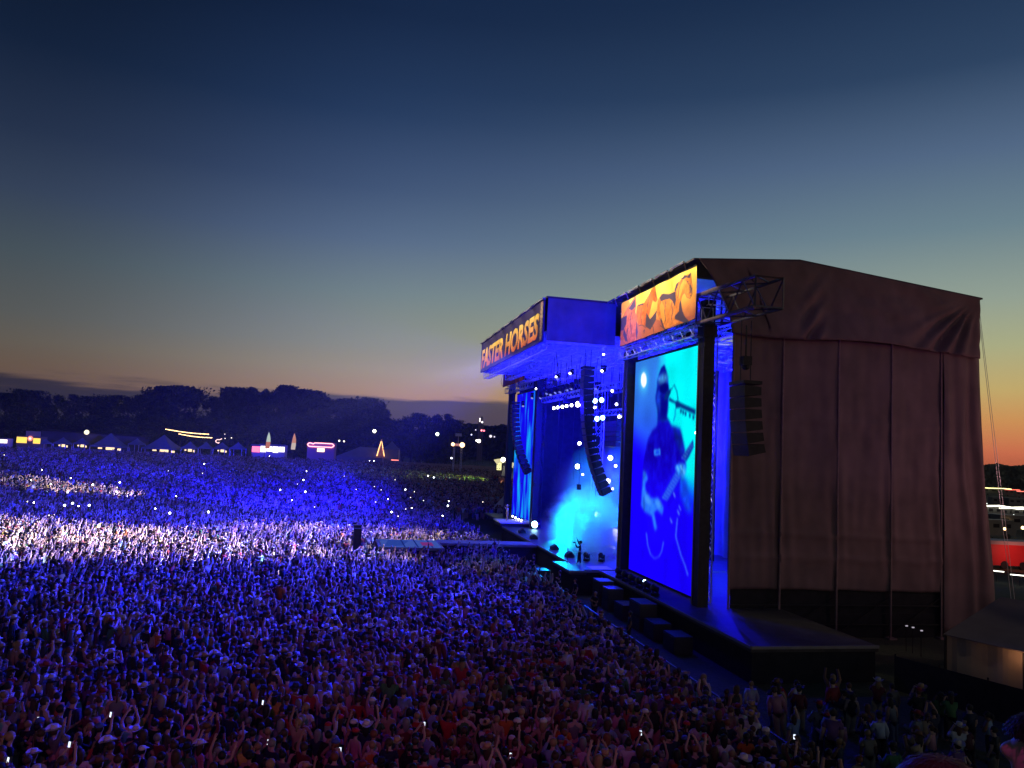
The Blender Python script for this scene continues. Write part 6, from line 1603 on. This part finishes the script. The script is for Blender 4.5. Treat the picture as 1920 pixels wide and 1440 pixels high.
m = MB(); m.box((-3.1, -.15, 2.56), (L, 2.6, 2.95)); m.build('roof', mat('trailer_roof', (.42, .38, .38), .6), t)
for x in (1, 3, L - 3):
    m = MB(); m.lathe((x, -.05, .42), [(.42, 0), (.42, .25)], 12, (0, 1, 0)); m.build('wheel', M_black, t)
spot('trailer_lamp', b + d * 1.5 + Vector((0, -3.2, 2.2)), b + d * 2.0 + Vector((0, 0, 1.4)), 260, (1, .25, .2), 120, .9)
for px, py, l, lab in ((1868, 1070, 1.2, 'short white tube lamp below the red trailer'), (1912, 1078, 1.7, 'longer white tube lamp below the red trailer')):
    p = atz(px, py, 1.0); m = MB(); m.bar((-l / 2, 0, 0), (l / 2, -.2, -.05), .05, 6); o = m.build('tube_lamp', emi('tube_white', (1, 1, .85), 3)); o.location = p; m = MB(); m.bar((0, 0, -1), (0, 0, 0), .04, 4); m.build('stand', M_black, o); tag(o, lab, 'lamp')
def camper(px, py, l, h, label, glow=None, gs=1.0):
    b = atz(px, py, 0); b.z = gz(b.x, b.y); t = empty('camper_van', label, 'camper', b, RND.uniform(-.2, .2), 'campers parked beyond the stage')
    m = MB(); m.prism([(-l / 2, -1.2, .5), (l / 2, -1.2, .5), (l / 2 + .3, -1.2, .5 + h * .5), (l / 2 - .3, -1.2, .5 + h), (-l / 2, -1.2, .5 + h)], (0, 2.4, 0)); m.build('body', mat('camper_shell', (.13, .13, .13), .5, 0, .2, .5), t)
    for k in range(3):
      m = MB(); m.box((-l / 2 + .5 + k * l / 3.2, -1.23, .5 + h * .5), (-l / 2 + .5 + k * l / 3.2 + l / 6, -1.205, .5 + h * .75)); m.build('window', mat('dark_glass', (.02, .02, .025), .1), t)
    for s in (-1, 1): m = MB(); m.lathe((s * l * .3, -1.25, .4), [(.4, 0), (.4, .25)], 12, (0, 1, 0)); m.build('wheel', M_black, t)
    if glow:
        m = MB(); m.path([(-l / 2, -1.5, .5 + h), (-l / 4, -1.8, .4 + h), (l / 4, -1.7, .55 + h), (l / 2, -1.5, .4 + h)], .14, 5); m.build('awning_lights', emi('camp_glow_%d' % px, glow, gs), t)
YG = (1, .92, .35); WG = (1, .95, .75)
camper(1866, 929, 13, 3.0, 'camper with a bright yellow strip light along its roof, highest on the right', YG, 4)
for a in ((1895, 931, 7, 2.8, 'camper with red lights beside the yellow lit one', (1, .15, .1), 3), (1917, 934, 6, 2.6, 'camper with red lights at the right edge', (1, .2, .15), 2.5), (1852, 972, 6, 2.5, 'camper with blazing white lights half hidden by the brown cloth', WG, 6), (1879, 973, 5.5, 2.1, 'camper with a curved white light string in the middle row', WG, 2.5),
          (1897, 972, 5, 2.2, 'camper with bunched white lights in the middle row', WG, 4), (1916, 975, 6, 2.2, 'camper with white lights at the right end of the middle row', WG, 4), (1875, 950, 6, 2.5, 'unlit camper between the lit rows', None), (1905, 952, 7, 2.5, 'second unlit camper between the lit rows', None), (1870, 992, 6, 2.3, 'dark camper in front of the curved light string', None), (1900, 996, 7, 2.4, 'dark camper near the pale fence line', None), (1860, 1008, 6, 2.4, 'dark camper nearest the brown cloth', None)): camper(*a)
for k in range(9):
    px = 1850 + k * 8.5; py = 945 + (k * 37) % 50; p = atz(px, py, 1.6); m = MB(); m.bar((0, 0, -1.6), (0, 0, 0), .05, 4); o = m.build('camp_lamp', M_black); o.location = p; m = MB(); m.ball((0, 0, .12), .16 + .05 * (k % 3), 6); m.build('globe', M_warm if k % 3 else emi('cool_camp', (.9, 1, .9), 3), o); tag(o, 'small camp lamp glowing among the parked campers', 'lamp', 'camp lamps among the campers')
pa, pb = atz(1860, 1011, 1.2), atz(1960, 1024, 1.2); t = empty('camp_fence', 'pale fence line in front of the dark campers', 'fence', (pa.x, pa.y, 0)); m = MB((pa.x, pa.y, 0))
pa.z = pb.z = 0; m.prism([pa, pb, pb + Vector((0, 0, 1.3)), pa + Vector((0, 0, 1.3))], (0, .06, 0)); m.build('panel_row', mat('pale_fence', (.45, .43, .4), .8, 0, .2, .5), t)
m = MB((pa.x, pa.y, 0))
for i in range(9): q = pa.lerp(pb, i / 8); m.bar((q.x, q.y - .05, 0), (q.x, q.y - .05, 1.5), .05, 4)
m.build('post_row', M_black, t)

Fa = Pa - nn * 2.2 - dd * 1.2; t = empty('scrim_fence', 'black scrim fence standing in front of the pale marquee wall', 'fence', Fa)
m = MB(Fa); q = Fa + dd * 16; m.prism([Fa, q, q + Vector((0, 0, 1.5)), Fa + Vector((0, 0, 1.5))], tuple(nn * .03)); m.build('scrim', M_bcloth, t)
m = MB(Fa)
for k in range(9): p = Fa + dd * 2 * k + nn * .06; m.bar(p, p + Vector((0, 0, 1.6)), .04, 5)
m.build('post_row', M_black, t)
point('marquee_side_lamp', Pa + dd * 3.2 - nn * .45 + Vector((0, 0, 2.3)), 7, (1, .5, .22), .12)
point('marquee_side_lamp', Pa + dd * 7 - nn * .8 + Vector((0, 0, 2.2)), 3, (1, .5, .3), .12)
spot('singer_lamp', W(-30, 34, 9), W(-3.6, 43.9, 3.2), 9000, (1, .97, .95), 7, .5)

# ---------------------------------------------------------------- thin evening haze in the stage light
m = MB(); m.box((-950, -190, -1.6), (1150, 1330, 38)); hz_ = m.build('haze', [])
hm_ = bpy.data.materials.new('evening_haze'); hm_.use_nodes = True; nt = hm_.node_tree; nt.nodes.remove(nt.nodes['Principled BSDF'])
pv = nt.nodes.new('ShaderNodeVolumePrincipled'); pv.inputs['Density'].default_value = 0.0001; pv.inputs['Color'].default_value = (.9, .92, 1, 1); pv.inputs['Anisotropy'].default_value = 0.0
nt.links.new(pv.outputs[0], nt.nodes['Material Output'].inputs['Volume']); hz_.data.materials.append(hm_); tag(hz_, 'thin evening haze over the whole field', kind='stuff')
